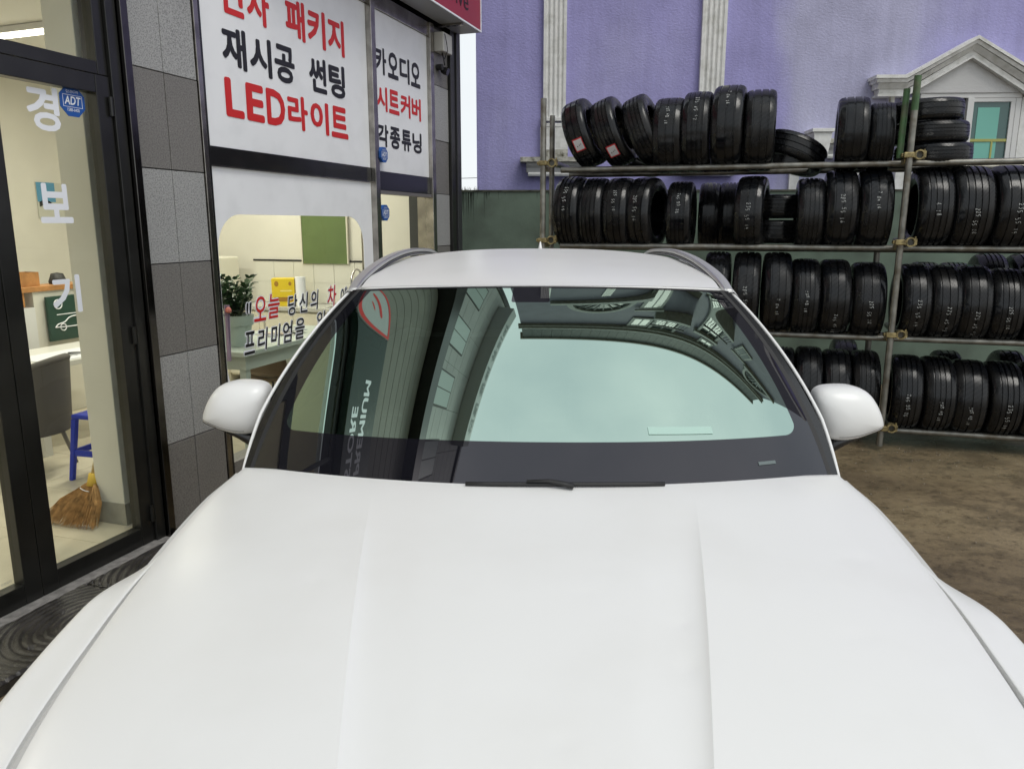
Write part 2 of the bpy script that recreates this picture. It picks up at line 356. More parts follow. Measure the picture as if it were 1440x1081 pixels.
# printed sign panels
def sign(name, label): return thing(name, label, 'sign', SB_LOC, SB_ROT)
p1 = sign('window_sign', 'large white sign panel, red and black Korean lines, LED in red on the lowest')
bx('panel', .737, 2.662, -.012, .03, 2.202, 3.438, white_vinyl, p1)
RB = [('신차 패키지', red_ink, .95, 2.33, 2.955, 3.20), ('재시공 썬팅', black_ink, .935, 2.315, 2.675, 2.895), ('LED라이트', red_ink, .94, 2.345, 2.395, 2.60)]
def line(parts, m, x0, x1, z0, z1, parent, y=-.014, bold=.035):
    """each glyph placed one by one so that the bold characters keep an even pitch"""
    n = sum(w_ for _, w_ in parts); x = x0; u = (x1-x0)/n
    for ch, w_ in parts:
        if ch.strip(): text(ch, 'letter', m, parent, T(x+u*w_*.05, z0, y), z1-z0, u*w_*.88, bold=bold)
        x += u*w_
H = lambda s, sp=.55: [(c, sp if c == ' ' else 1) for c in s]
line(H('신차 패키지'), red_ink, .91, 2.345, 2.972, 3.225, p1)
line(H('재시공 썬팅'), black_ink, .91, 2.33, 2.67, 2.905, p1)
line([('L', .72), ('E', .75), ('D', .85), ('라', 1), ('이', 1), ('트', 1)], red_ink, .91, 2.35, 2.385, 2.61, p1, bold=.034)
p2 = sign('window_sign', 'narrower white sign panel with three Korean lines near the shop corner')
bx('panel', 2.768, 3.798, -.012, .03, 2.187, 3.438, white_vinyl, p2)
line(H('카오디오'), black_ink, 2.79, 3.66, 2.955, 3.165, p2)
line(H('시트커버'), red_ink, 2.79, 3.66, 2.67, 2.865, p2)
line(H('각종튜닝'), black_ink, 2.79, 3.66, 2.385, 2.565, p2)
# white window film with a rounded cut-out
p3 = sign('window_film', 'white window film with a rounded opening below the black transom, handwritten Korean slogan across it')
def film():
    x0, x1, z0, z1 = .737, 2.662, .60, 2.088; a0, a1, b0, b1, r = .76, 2.51, .66, 1.81, .22
    inner = []
    for cx, cz, s in ((a1-r, b1-r, 0), (a0+r, b1-r, 90), (a0+r, b0+r, 180), (a1-r, b0+r, 270)):
        inner += [(cx+r*math.cos(R(s+9*k)), cz+r*math.sin(R(s+9*k))) for k in range(11)]
    outer = []
    for i, (px, pz) in enumerate(inner):
        q, k = divmod(i, 11)
        sx_, sz_ = ((x1, z1), (x0, z1), (x0, z0), (x1, z0))[q]
        if k == 5: outer.append((sx_, sz_))
        elif (k < 5) == (q % 2 == 0): outer.append((sx_, pz))
        else: outer.append((px, sz_))
    n = len(inner); mb = MB()
    for y in (-.010, -.0065):
        mb.add([(p[0], y, p[1]) for p in inner] + [(p[0], y, p[1]) for p in outer], [((i, i+n, (i+1)%n+n, (i+1)%n) if y > -.008 else (i, (i+1)%n, (i+1)%n+n, i+n)) for i in range(n)])
    mb.add([(p[0], -.010, p[1]) for p in inner]+[(p[0], -.0065, p[1]) for p in inner], [(i, i+n, (i+1)%n+n, (i+1)%n) for i in range(n)])
    mb.build('film', white_vinyl, p3)
film()
def handwriting(s, m, x, z, h, y=-.0105, dz=0):
    for ch in s:
        if ch != ' ':
            text(ch, 'handwritten_letter', white_ink, p3, T(x-.006, z-.006, y+.002), h+.012, h*.8+.012, bold=.06, shear=.22)
            text(ch, 'handwritten_letter', m, p3, T(x, z, y-.0005), h, h*.8, bold=.010, shear=.22)
        x += h*(.98 if ch != ' ' else .45); z += dz
    return x, z
hx, hz = handwriting('"', black_ink, .98, 1.19, .07)
hx, hz = handwriting('오늘', red_ink, 1.05, 1.13, .16, dz=.005)
hx, hz = handwriting('당신의', black_ink, 1.43, 1.13, .14, dz=.005)
hx, hz = handwriting('차', red_ink, 1.93, 1.14, .16)
handwriting('에', black_ink, 2.12, 1.14, .13)
handwriting('프리미엄을', black_ink, .93, .93, .145, dz=.006); handwriting('입히다', black_ink, 1.78, .98, .14)

# security camera and junction box on the corner pillar
cc = thing('security_camera', 'small black dome security camera hanging under a white junction box at the shop corner', 'camera', SB_LOC, SB_ROT)
bx('junction_box', 3.92, 4.13, -.13, -.031, 3.33, 3.50, mat('aged_white_plastic', (.60,.59,.55), .45), cc, .008)
MB().tube([(4.0, -.08, 3.33), (3.99, -.10, 3.27), (4.01, -.10, 3.22)], .006).build('cable', matte_black, cc, smooth=True)
MB().tube([(3.93, -.14, 3.48), (3.95, -.15, 3.40), (3.97, -.15, 3.34), (3.985, -.11, 3.27)], .004).build('cable', matte_black, cc, smooth=True)
MB().tube([(3.98, -.035, 3.20), (3.98, -.09, 3.20)], .028, 16).build('mount', matte_black, cc, smooth=True, angle=40)
MB().lathe([(0.001, .0), (.034, .0), (.036, .03), (.03, .06), (.018, .075), (.001, .08)], 20, Matrix.Translation((4.04, -.12, 3.165)) @ Matrix.Rotation(R(-70), 4, 'X')).build('camera_head', gloss_black, cc, smooth=True, angle=50)

# red fascia light-box above the corner
fs = sign('fascia_sign', 'dark red illuminated fascia sign projecting over the shop corner with thin lettering')
red_sign = mat('crimson_sign_face', (.30, .012, .028), .3, nscale=2, namt=.05)
bx('sign_box', 1.2, 4.44, -.30, -.06, 3.585, 4.45, mat('sign_box_grey', (.35,.36,.37), .4), fs, .004)
bx('sign_face', 1.215, 4.425, -.306, -.3005, 3.60, 4.435, red_sign, fs)
for a in ((1.2, 4.44, 3.585, 3.599), (1.2, 4.44, 4.436, 4.45), (1.2, 1.2145, 3.6, 4.435), (4.4255, 4.44, 3.6, 4.435)): bx('edge_trim', a[0], a[1], -.312, -.3005, a[2], a[3], white_ink, fs)
text('ONE', 'letter', white_ink, fs, T(2.95, 3.70, -.309), .16, .50, bold=.03)
text('Drive', 'letter', mat('dark_maroon_letter', (.02,.004,.006), .5), fs, T(3.49, 3.70, -.309), .16, .62, bold=-.01)
for x in (1.9, 3.0, 4.0): bx('bracket', x, x+.04, -.28, -.02, 3.562, 3.584, steel, fs)

# upper storeys
grey_clad = mat('grey_wall_cladding', (.30, .31, .30), .5, nscale=2, namt=.08)
beige_rib = mat('taupe_ribbed_cladding', (.17, .165, .14), .55, nscale=3, namt=.1)
TOPH = 11.25
bx('upper_wall', -4.5, 4.24, .02, .30, 3.563, 4.62, dark_metal, shop)
bx('end_wall', 4.245, 4.45, .25, 5.5, 0, TOPH, grey_clad, shop)
for r in range(7):
    MB().box(-4.5, 4.23, -.05, .16, 4.625+.24*r, 4.625+.24*r+.232).build('cladding_strip', beige_rib, shop, bevel=.004, seg=1)
bx('soffit_edge', -4.5, 4.24, -.32, .02, 6.32, 6.72, dark_metal, shop)
z = 6.73
for r in range(8):
    for c in range(7):
        MB().box(-4.5+c*1.25+.004, -4.5+(c+1)*1.25-.006, -.02, .16, z+.004, z+.55).build('cladding_panel', grey_clad, shop, bevel=.003, seg=1)
    z += .556
bx('wall_core', -4.5, 4.24, .17, .3, 4.62, TOPH, mortar, shop)
bx('roof_parapet', -4.55, 4.46, -.10, .34, TOPH, TOPH+.22, dark_metal, shop)
wgl = mat('upper_window_glass', (.04,.05,.05), .2, spec=.4)
for x in (-2.6, -.75, .95, 2.75):
    zz = 7.45; f_ = MB().box(x, x+1.0, -.035, -.0205, zz, zz+1.25).build('window', matte_black, shop)
    bx('pane', x+.05, x+.485, -.040, -.0355, zz+.05, zz+1.2, mat('pale_window_film', (.36,.42,.40), .3), f_); bx('pane', x+.515, x+.95, -.040, -.0355, zz+.05, zz+1.2, MATS['pale_window_film'], f_)
ub = sign('upper_sign', 'dark green fascia board with white PREMIUM STORE letters above the shop door')
bx('board', -4.4, -.02, -.16, .018, 3.60, 4.45, mat('dark_green_board', (.006,.02,.017), .4), ub)
text('PREMIUM', 'letter', white_ink, ub, T(-1.9, 3.98, -.163), .17, 1.25, bold=.03)
text('STORE', 'letter', white_ink, ub, T(-1.9, 3.72, -.163), .17, .9, bold=.03)
text('M', 'letter', white_ink, ub, T(-2.5, 3.98, -.163), .15, .16); text('TILL', 'letter', white_ink, ub, T(-2.9, 3.68, -.163), .30, .8, bold=.05)
lt = sign('logo_board', 'white board with red frame and red Korean logo on the shop fascia')
bx('board', .0, 1.16, -.17, .018, 3.60, 4.45, mat('dull_white_board', (.42,.43,.43), .5), lt)
for a in ((.0, 1.16, 3.60, 3.64), (.0, 1.16, 4.41, 4.45), (.0, .04, 3.641, 4.409), (1.12, 1.16, 3.641, 4.409)): bx('red_frame', a[0], a[1], -.174, -.1705, a[2], a[3], red_ink, lt)
text('전', 'letter', red_ink, lt, T(.18, 3.85, -.172), .40, .42, bold=.04); text('배달 캐피탈', 'letter', black_ink, lt, T(.2, 3.70, -.172), .10, .75, bold=.01)
vs_ = sign('wall_sign', 'long pale signboard with grey Korean letters along the top of the shop wall')
bx('board', -1.8, 3.9, -.42, -.022, 10.15, 10.95, mat('pale_sign_face', (.40,.43,.42), .4), vs_, .01)
text('썬팅 광택 유리막', 'letter', mat('grey_letter', (.14,.17,.17), .5), vs_, T(-1.4, 10.35, -.424), .44, 4.6, bold=.03)

# ---- interior of the shop
bx('interior_floor_slab', -3.2, 4.2, .11, 4.4, -.02, .062, mortar, shop)
ftile = mat('cream_floor_tile', (.66, .60, .47), .12, nscale=5, namt=.06, dirt=(.45,.38,.26), dscale=2, damt=.3)
me0 = None
for i in range(12):
    for j in range(7):
        x0 = -3.15 + .6*i; y0 = .12 + .6*j
        if me0 is None:
            o = MB().box(0, .597, 0, .597, 0, .012).build('floor_tile', ftile, shop, loc=(x0, y0, .060)); me0 = o.data
        else:
            o = bpy.data.objects.new('floor_tile', me0); col.objects.link(o); o.parent = shop; o.location = (x0, y0, .060)
bx('back_wall', -3.2, 4.2, 4.35, 4.5, .06, 3.3, cream, shop); bx('side_wall', -3.3, -3.2, .12, 4.5, .06, 3.3, cream, shop)
bx('end_partition', 4.12, 4.24, .12, 4.35, .06, 3.3, cream, shop)
bx('ceiling', -3.2, 4.12, .12, 4.35, 3.25, 3.35, mat('white_ceiling', (.7,.69,.64), .7), shop)
bx('interior_column', .095, .52, .22, .42, .072, 3.25, cream, shop, .004)
bx('column_base', .088, .527, .212, .428, .073, .20, mat('grey_skirting', (.34,.33,.29), .5, nscale=10, namt=.15), shop)
for i, (x, y) in enumerate(((-1.7, 3.0), (1.9, .95), (1.72, 2.75), (3.3, 1.6))):
    t_ = thing('ceiling_light', ('fluorescent strip nearest the glass door inside the shop', 'fluorescent strip above the potted plant inside the shop', 'long white fluorescent strip glowing behind the upper left door pane', 'fluorescent strip above the sink counter inside the shop')[i], 'light', (SBM @ Vector((x, y, 3.2))), (0, 0, R(73.5+(88 if i == 2 else 0))), 'fluorescent strips on the shop ceiling')
    bx('fixture', -.62, .62, -.05, .05, .0, .045, mat('white_fixture', (.7,.7,.7), .4), t_)
    bx('tube', -.6, .6, -.022, .022, -.028, -.001, mat('lit_tube', (1,1,1), .5, emit=(1, .93, .78), estr=7), t_, .01)
    ld = bpy.data.lights.new('strip_light', 'AREA'); ld.shape = 'RECTANGLE'; ld.size = 1.2; ld.size_y = .1; ld.energy = 33; ld.color = (1, .945, .82)
    lo = bpy.data.objects.new('strip_light', ld); col.objects.link(lo); lo.parent = t_; lo.location = (0, 0, -.035)

def IN(x, y, z=.072): return SBM @ Vector((x, y, z))
# broom
br = thing('broom', 'straw broom with yellow binding leaning beside the interior column behind the glass door', 'broom', IN(.0, .50), SB_ROT)
def broom():
    mb = MB(); rnd = random.Random(3)
    for k in range(520):
        a = rnd.random(); q = rnd.random()-.5
        e = Vector((-.02+q*.07, .22-.40*a, rnd.uniform(.0, .03)+.02*abs(a-.5)))
        s = Vector((.095+rnd.uniform(-.015, .015), -.06+(.5-a)*.05, .225+rnd.uniform(-.02, .01)))
        mid = s.lerp(e, .5)+Vector((rnd.uniform(-.008, .008), (.5-a)*.05, .012))
        mb.tube([s, mid, e], [.0024, .0022, .0011], 3)
    mb.build('bristles', mat('straw', (.44, .25, .10), .7, nscale=30, namt=.5), br)['kind'] = 'stuff'
    for z in (.165, .195): MB().tube([(.082+.028*math.cos(R(t)), -.035+.055*math.sin(R(t))*(1.2 if z < .18 else .9), z+.01*math.sin(R(t))) for t in range(0, 361, 20)], .0025, 5).build('stitching', white_ink, br)
    MB().tube([(.095, -.06, .215), (.104, -.06, .285)], [.034, .022], 12).build('binding', mat('yellow_twine', (.75, .50, .08), .7, bump=.4, bscale=200), br, smooth=True)
    MB().tube([(.104, -.06, .28), (.55, .12, .98)], .011, 10).build('handle', mat('bamboo', (.5, .36, .16), .5), br, smooth=True)
broom()
# blue stool
st = thing('plastic_stool', 'royal blue plastic stool half hidden behind the cream column inside the shop', 'stool', IN(.79, 1.03), (0, 0, R(73.5+4)))
bl = mat('blue_plastic', (.012, .035, .42), .35)
def stool():
    st.scale = (1, 1, 1.04); bx('seat', -.15, .15, -.15, .15, .40, .43, bl, st, .01)
    for sx in (-1, 1):
        for sy in (-1, 1):
            mb = MB(); a, b_ = .135, .175
            mb.add([(sx*(a-.02), sy*(a-.02), .40), (sx*(a+.015), sy*(a-.02), .40), (sx*(a+.015), sy*(a+.015), .40), (sx*(a-.02), sy*(a+.015), .40),
                    (sx*(b_-.018), sy*(b_-.018), 0), (sx*(b_+.012), sy*(b_-.018), 0), (sx*(b_+.012), sy*(b_+.012), 0), (sx*(b_-.018), sy*(b_+.012), 0)],
                   [(0,1,2,3),(7,6,5,4),(0,4,5,1),(1,5,6,2),(2,6,7,3),(3,7,4,0)]); mb.build('leg', bl, st, bevel=.004)
    for sy in (-1, 1):
        bx('rail', -.14, .14, sy*.155-.01, sy*.155+.01, .16, .20, bl, st, .003); bx('rail', sy*.155-.01, sy*.155+.01, -.14, .14, .16, .20, bl, st, .003)
stool()
# grey armchair
ac = thing('armchair', 'grey upholstered tub armchair with grey metal legs seen through the door pane', 'chair', IN(.62, 1.62), (0, 0, R(73.5-160)))
def armchair():
    fab = mat('grey_upholstery', (.115, .105, .095), .8, bump=.3, bscale=300)
    MB().grid(lambda u, v: (.27*math.cos(2*math.pi*u)*min(1, v*3), .27*math.sin(2*math.pi*u)*min(1, v*3), .47-.1*max(0, v*3-1)/2 if v > .33 else .47), 32, 8).build('seat', fab, ac, smooth=True)
    mb = MB()
    for th in (0, 1):
        def f(u, v, th=th):
            a = R(-30 + 240*u); rr = .31+.03*v - th*.045; h = .30 + (.50*(.55+.45*math.sin(math.pi*u)))*v
            return (rr*math.cos(a), rr*math.sin(a), h)
        mb.grid(f, 40, 8, flip=bool(th))
    mb.tube([((.32+.0)*math.cos(R(-30+240*k/30)), .32*math.sin(R(-30+240*k/30)), .30+.50*(.55+.45*math.sin(math.pi*k/30))) for k in range(31)], .026, 8)
    mb.build('backrest', fab, ac, smooth=True)
    for sx, sy in ((1,1),(-1,1),(1,-1),(-1,-1)):
        MB().tube([(sx*.15, sy*.15, .40), (sx*.24, sy*.22, 0)], [.018, .011], 10).build('leg', mat('grey_leg_metal', (.2,.19,.18), .4), ac, smooth=True)
armchair()
# white table with leaflets, wall poster, plaque, shelf
dk = thing('reception_desk', 'white topped desk with papers on it behind the grey armchair', 'desk', IN(1.45, 2.15), SB_ROT)
bx('desk_top', -.55, .75, -.38, .38, .64, .68, mat('white_laminate', (.72,.71,.66), .3), dk, .004)
for x in (-.48, .68): bx('leg', x-.03, x+.03, -.34, .34, 0, .64, MATS['white_laminate'], dk)
pp = thing('printed_leaflet', 'white leaflet with a round black leaf emblem lying on the desk behind the armchair', 'leaflet', IN(1.42, 2.02, .753), SB_ROT)
bx('sheet', -.35, .35, -.22, .2, 0, .004, white_ink, pp)
for k in range(5): MB().box(-.08+.035*k, -.062+.035*k, -.10, .02, .0045, .0065, M=Matrix.Rotation(R(10*k), 4, 'Z')).build('emblem_stripe', black_ink, pp)
po = thing('wall_poster', 'small pale blue poster with a round dark emblem on the cream back wall', 'poster', IN(3.46, 4.34, 2.0), SB_ROT)
po.scale = (.75, 1, .6); bx('sheet', -.25, .45, -.004, .004, -.32, .32, mat('poster_paper', (.55,.55,.48), .6), po); bx('sky_print', -.25, .05, -.006, -.0045, -.02, .32, mat('poster_blue', (.10,.30,.48), .6), po)
for k in range(3): MB().tube([(-.13+.10*math.cos(R(a)), -.008, -.07-.03*k+.07*math.sin(R(a))) for a in range(20, 170, 15)], .010, 6).build('emblem_arc', black_ink, po)
pq = thing('wall_plaque', 'dark green square plaque with a white car outline on the cream wall behind the column', 'plaque', IN(1.99, 2.80, 1.0), SB_ROT)
bx('board', -.05, .48, .0, .029, -.26, .13, mat('plaque_green', (.02,.06,.045), .4), pq)
MB().tube([(x, -.006, z) for x, z in catmull([(.0,-.14),(.03,-.115),(.10,-.10),(.15,-.065),(.22,-.055),(.28,-.065),(.33,-.10),(.39,-.11),(.41,-.14),(.36,-.145),(.30,-.145),(.12,-.145),(.04,-.145),(.0,-.14)] and [Vector(p) for p in [(.0,-.14),(.03,-.115),(.10,-.10),(.15,-.065),(.22,-.055),(.28,-.065),(.33,-.10),(.39,-.11),(.41,-.14),(.30,-.145),(.12,-.145),(.0,-.14)]], 3)], .005, 5).build('car_outline', white_ink, pq)
for cx in (.08, .32): MB().tube([(cx+.03*math.cos(R(a)), -.006, -.145+.03*math.sin(R(a))) for a in range(0, 361, 30)], .005, 5).build('wheel_outline', white_ink, pq)
MB().tube([(.05+.04*math.cos(R(a)), -.006, .06+.04*math.sin(R(a))) for a in range(0, 361, 30)], .005, 5).build('ring_print', white_ink, pq)
text('시공', 'plaque_print', white_ink, pq, T(.26, .0, -.004), .09, .18)
bx('underline', .03, .30, -.004, -.001, -.035, -.028, white_ink, pq)
sh = thing('reception_counter', 'cream reception counter with an orange wooden top inside the shop', 'counter', IN(2.3, 2.95, 1.18), SB_ROT)
bx('counter_body', -.45, .60, -.10, .10, -1.105, -.001, cream, sh); bx('counter_end', -.56, -.452, -.11, .11, -1.105, -.13, MATS['white_fixture'], sh)
wood = mat('orange_wood', (.42, .20, .07), .45, nscale=12, namt=.25)
bx('board', -.62, .45, -.12, .12, 0, .045, wood, sh, .003); bx('bracket', -.56, -.53, -.1, .1, -.12, -.001, wood, sh)
MB().lathe([(.001,0),(.07,0),(.075,.02),(.05,.09),(.001,.10)], 20, Matrix.Translation((-.1, 0, .046))).build('speaker', matte_black, sh, smooth=True)
wb = thing('order_box', 'open orange cardboard box at the left end of the wooden counter top', 'box', IN(1.83, 2.95, 1.226), SB_ROT)
for a in ((-.12,.12,-.08,-.075),(-.12,.12,.075,.08),(-.12,-.115,-.0745,.0745),(.115,.12,-.0745,.0745)): bx('side', a[0], a[1], a[2], a[3], 0, .12, wood, wb)
bx('bottom', -.1145, .1145, -.0745, .0745, 0, .004, wood, wb)
# kitchen wall seen through the film opening
wl = mat('washroom_white', (.66, .63, .53), .35, nscale=4, namt=.04)
kc = thing('sink_counter', 'cream sink counter with cupboard doors and steel sink along the end wall of the shop', 'counter', IN(3.70, 1.6, .072), SB_ROT)
bx('worktop', -.03, .41, -1.35, .75, .80, .84, mat('grey_worktop', (.45,.45,.42), .25), kc, .004)
bx('carcass', .01, .41, -1.35, .75, .08, .799, wl, kc)
for k in range(5): bx('cupboard_door', -.01, .009, -1.34+.42*k, -.925+.42*k, .10, .78, wl, kc, .003); bx('door_handle', -.02, -.0105, -1.00+.42*k, -.985+.42*k, .60, .70, chrome, kc)
stl = mat('sink_steel', (.5,.5,.5), .25, 1)
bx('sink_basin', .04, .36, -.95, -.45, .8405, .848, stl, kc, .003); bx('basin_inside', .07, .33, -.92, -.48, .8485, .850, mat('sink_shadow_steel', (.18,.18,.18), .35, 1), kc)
MB().tube(catmull([(.36, -.7, .85), (.36, -.7, 1.08), (.32, -.7, 1.20), (.22, -.7, 1.22), (.15, -.7, 1.15), (.14, -.7, 1.08)], 5), .012, 10).build('faucet', chrome, kc, smooth=True)
MB().tube([(.36, -.60, .85), (.36, -.60, .93), (.30, -.58, .95)], .012, 10).build('tap_handle', chrome, kc, smooth=True)
bt = empty('backsplash', (0, 0, 0), parent=kc)
bt.name = 'backsplash'; bpy.data.objects.remove(bt)
for j in range(2):
    for k in range(8): MB().box(.405, .412, -1.34+.25*k+.002, -1.09+.25*k-.002, .845+.22*j, 1.063+.22*j).build('backsplash_tile', mat('white_wall_tile', (.68,.67,.60), .2), kc)
bx('backsplash_trim', .40, .4135, -1.35, .67, 1.288, 1.305, matte_black, kc)
gb = thing('green_board', 'olive green rectangular window panel above the sink inside the shop', 'panel', IN(4.10, 1.25, 1.31), SB_ROT)
bx('panel', -.012, .01, -.17, .37, .03, .95, mat('olive_green_panel', (.12,.17,.065), .25, nscale=2, namt=.12), gb)
for a in ((-.185,-.171),( .371,.385)): bx('frame', -.02, .01, a[0], a[1], .03, .95, wl, gb)
yb = thing('yellow_carton', 'yellow cardboard carton with round seal prints standing on the sink counter', 'carton', IN(3.83, 1.70, .913), (0, 0, R(73.5+28)))
yb.scale = (.8, .72, .95)
yel = mat('yellow_card', (.72, .53, .02), .5)
bx('carton_body', -.12, .12, -.16, .16, 0, .30, yel, yb, .002); bx('label_band', -.1215, -.1205, -.13, .13, .05, .10, mat('brown_print', (.35,.18,.02), .6), yb)
for yy, r_ in ((-.10, .022), (.09, .03)): MB().lathe([(.0, -.0012), (r_, -.0012), (r_, 0)], 16, Matrix.Translation((-.1201, yy, .245)) @ Matrix.Rotation(R(90), 4, 'Y')).build('seal_print', MATS['brown_print'], yb)
MB().lathe([(.0, -.0012), (.028, -.0012), (.028, 0)], 16, Matrix.Translation((.0, -.1601, .245)) @ Matrix.Rotation(R(-90), 4, 'X')).build('seal_print', MATS['brown_print'], yb)
bx('print_band', -.1215, -.1205, -.12, .04, .16, .175, mat('pale_yellow_print', (.8,.7,.25), .6), yb)
pr = thing('paper_towel_roll', 'tall white paper towel roll standing beside the yellow carton', 'towel roll', IN(3.86, 1.52, .913), SB_ROT)
MB().lathe([(.02, .0), (.055, 0), (.055, .30), (.02, .30), (.02, 0)], 24).build('roll', white_ink, pr, smooth=True, angle=40)
ct = thing('dish_brush', 'red dish brush standing by the kitchen tap', 'brush', IN(3.98, .78, .913), SB_ROT)
MB().lathe([(.001, .0), (.02, 0), (.012, .25), (.035, .30), (.022, .38), (.001, .44)], 12).build('brush', mat('coral_red', (.55,.06,.04), .5), ct, smooth=True)
wp = thing('water_dispenser', 'boxy white water dispenser behind the potted plant', 'water dispenser', IN(3.75, 2.58, .072), SB_ROT)
bx('cabinet', -.18, .18, -.22, .22, 0, 1.02, wl, wp, .01); bx('head', -.20, .20, -.24, .24, 1.022, 1.34, mat('ivory_plastic', (.66,.64,.55), .35), wp, .015)
bx('control_panel', -.206, -.2005, -.1, .1, 1.16, 1.28, mat('pale_grey_plastic', (.45,.46,.45), .4), wp); bx('display', -.208, -.2065, -.05, .05, 1.2, 1.25, mat('slate_blue', (.10,.13,.2), .3), wp)
fr = thing('white_cabinet', 'taller white cabinet behind the water dispenser at the back of the shop', 'cabinet', IN(3.85, 3.15, .072), SB_ROT)
bx('body', -.2, .25, -.28, .28, 0, 1.62, wl, fr, .01); bx('door_panel', -.212, -.2005, -.26, .26, .05, 1.58, wl, fr, .006)
# pale blue table, plant, chair
tb = thing('side_table', 'pale grey-green wooden table by the shop window holding a potted plant', 'table', IN(1.80, .74, .072), (0, 0, R(73.5)))
tb.scale = (1, 1, 1.05)
pg = mat('pale_sage_paint', (.42, .47, .43), .4)
bx('table_top', -.34, 1.15, -.34, .32, .70, .735, pg, tb, .004); bx('apron', -.29, 1.10, -.30, -.27, .60, .70, pg, tb); bx('apron', -.29, -.26, -.27, .28, .60, .70, pg, tb)
for x in (-.28, 1.06):
    for y in (-.29, .25): bx('leg', x, x+.055, y, y+.055, 0, .60, pg, tb, .003)
pl = thing('potted_plant', 'leafy green money tree in a pale round pot on the table behind the shop window', 'plant', IN(1.74, .68, .845), SB_ROT)
pl.scale = (.93, .93, .93)
MB().lathe([(.001, 0), (.10, 0), (.125, .17), (.140, .17), (.145, .25), (.125, .25), (.12, .22), (.001, .22)], 36).build('pot', mat('pale_green_pot', (.42,.49,.45), .35), pl, smooth=True, angle=35)
def plant():
    rnd = random.Random(5); lf = MB(); stm = MB()
    for k in range(15):
        a = 2*math.pi*k/15+rnd.random(); lean = rnd.uniform(.05, .24); h = rnd.uniform(.14, .34); p = Vector((0, 0, .2))
        tip = Vector((math.cos(a)*lean, math.sin(a)*lean, .2+h)); mid = (p+tip)/2+Vector((math.cos(a)*.02, math.sin(a)*.02, 0))
        stm.tube([p+Vector((math.cos(a)*.03, math.sin(a)*.03, 0)), mid, tip], [.007, .006, .004], 6)
        for j in range(40):
            t_ = rnd.uniform(.25, 1.10); c = p.lerp(tip, t_); b = rnd.uniform(0, 2*math.pi); el = rnd.uniform(-.1, .9)
            d = Vector((math.cos(b)*math.cos(el), math.sin(b)*math.cos(el), math.sin(el))); sd_ = d.cross(Vector((0,0,1))).normalized(); up = sd_.cross(d)
            L = rnd.uniform(.045, .075); W = L*.36
            c = c + d*.01
            lf.add([c, c+d*L*.35+sd_*W-up*.002, c+d*L*.75+sd_*W*.8+up*.004, c+d*L, c+d*L*.75-sd_*W*.8+up*.004, c+d*L*.35-sd_*W-up*.002, c+d*L*.5-up*.006],
                   [(0,1,6),(1,2,6),(2,3,6),(3,4,6),(4,5,6),(5,0,6)])
    lf.build('foliage', mat('glossy_leaf', (.025, .065, .02), .35, nscale=12, namt=.4), pl, smooth=True)['kind'] = 'stuff'
    stm.build('stem', mat('green_stem', (.06,.08,.03), .6), pl, smooth=True)
    MB().lathe([(.001,.205),(.119,.205)], 24).build('soil', mat('dark_soil', (.03,.02,.015), .9, bump=.6), pl)
plant()
lb = thing('pink_cloth', 'lilac and pink cloth hanging beside the plant pot behind the glass', 'cloth', IN(1.15, .28, .97), SB_ROT)
lb.scale = (.6, 1, .9)
MB().grid(lambda u, v: (-.03+.06*u*(1-.3*v)+.01*math.sin(9*u+3*v), .012*math.sin(12*u), .28-.42*v), 12, 12).build('cloth', mat('lilac_cloth', (.36,.26,.38), .8), lb, smooth=True)
MB().lathe([(.001,0),(.03,.01),(.035,.04),(.02,.07),(.001,.075)], 14, Matrix.Translation((0,-.015,.22)) @ Matrix.Diagonal((1.0,.6,.6,1))).build('bow', mat('coral_pink_cloth', (.65,.2,.17), .7), lb, smooth=True)
bc = thing('brown_chair', 'brown moulded chair with a black bent metal armrest under the table', 'chair', IN(2.35, .75, .072), (0, 0, R(73.5+90)))
br_ = mat('brown_leatherette', (.12, .08, .045), .4)
MB().grid(lambda u, v: (-.24+.48*u, -.22+.44*v, .44+.03*(2*u-1)**2), 12, 12).build('seat', br_, bc, smooth=True).modifiers.new('s', 'SOLIDIFY').thickness = .03
MB().grid(lambda u, v: (-.22+.44*u, .22+.10*v+.05*(2*u-1)**2*-1, .46+.30*v), 12, 10).build('backrest', br_, bc, smooth=True).modifiers.new('s', 'SOLIDIFY').thickness = .02
for sx in (-1, 1):
    MB().tube(catmull([(sx*.25, -.2, .43), (sx*.27, -.17, .62), (sx*.27, -.05, .66), (sx*.25, .24, .66)], 5), .011, 8).build('armrest', matte_black, bc, smooth=True)
    for sy in (-1, 1): MB().tube([(sx*.2, sy*.17, .43), (sx*.25, sy*.22, 0)], .011, 8).build('leg', matte_black, bc, smooth=True)
mg = thing('magazine_pile', 'loose pile of open magazines lying on the pale table', 'magazines', IN(2.4, .74, .845), SB_ROT)
for k in range(5): MB().box(-.14, .14, -.10, .10, k*.006, k*.006+.005, M=Matrix.Translation((.05*k-.1, .02*(k%2), 0)) @ Matrix.Rotation(R(25*k-40), 4, 'Z')).build('magazine', mat('magazine_page_%d' % (k%3), ((.6,.58,.52),(.3,.33,.36),(.5,.42,.35))[k%3], .35, nscale=20, namt=.3), mg)

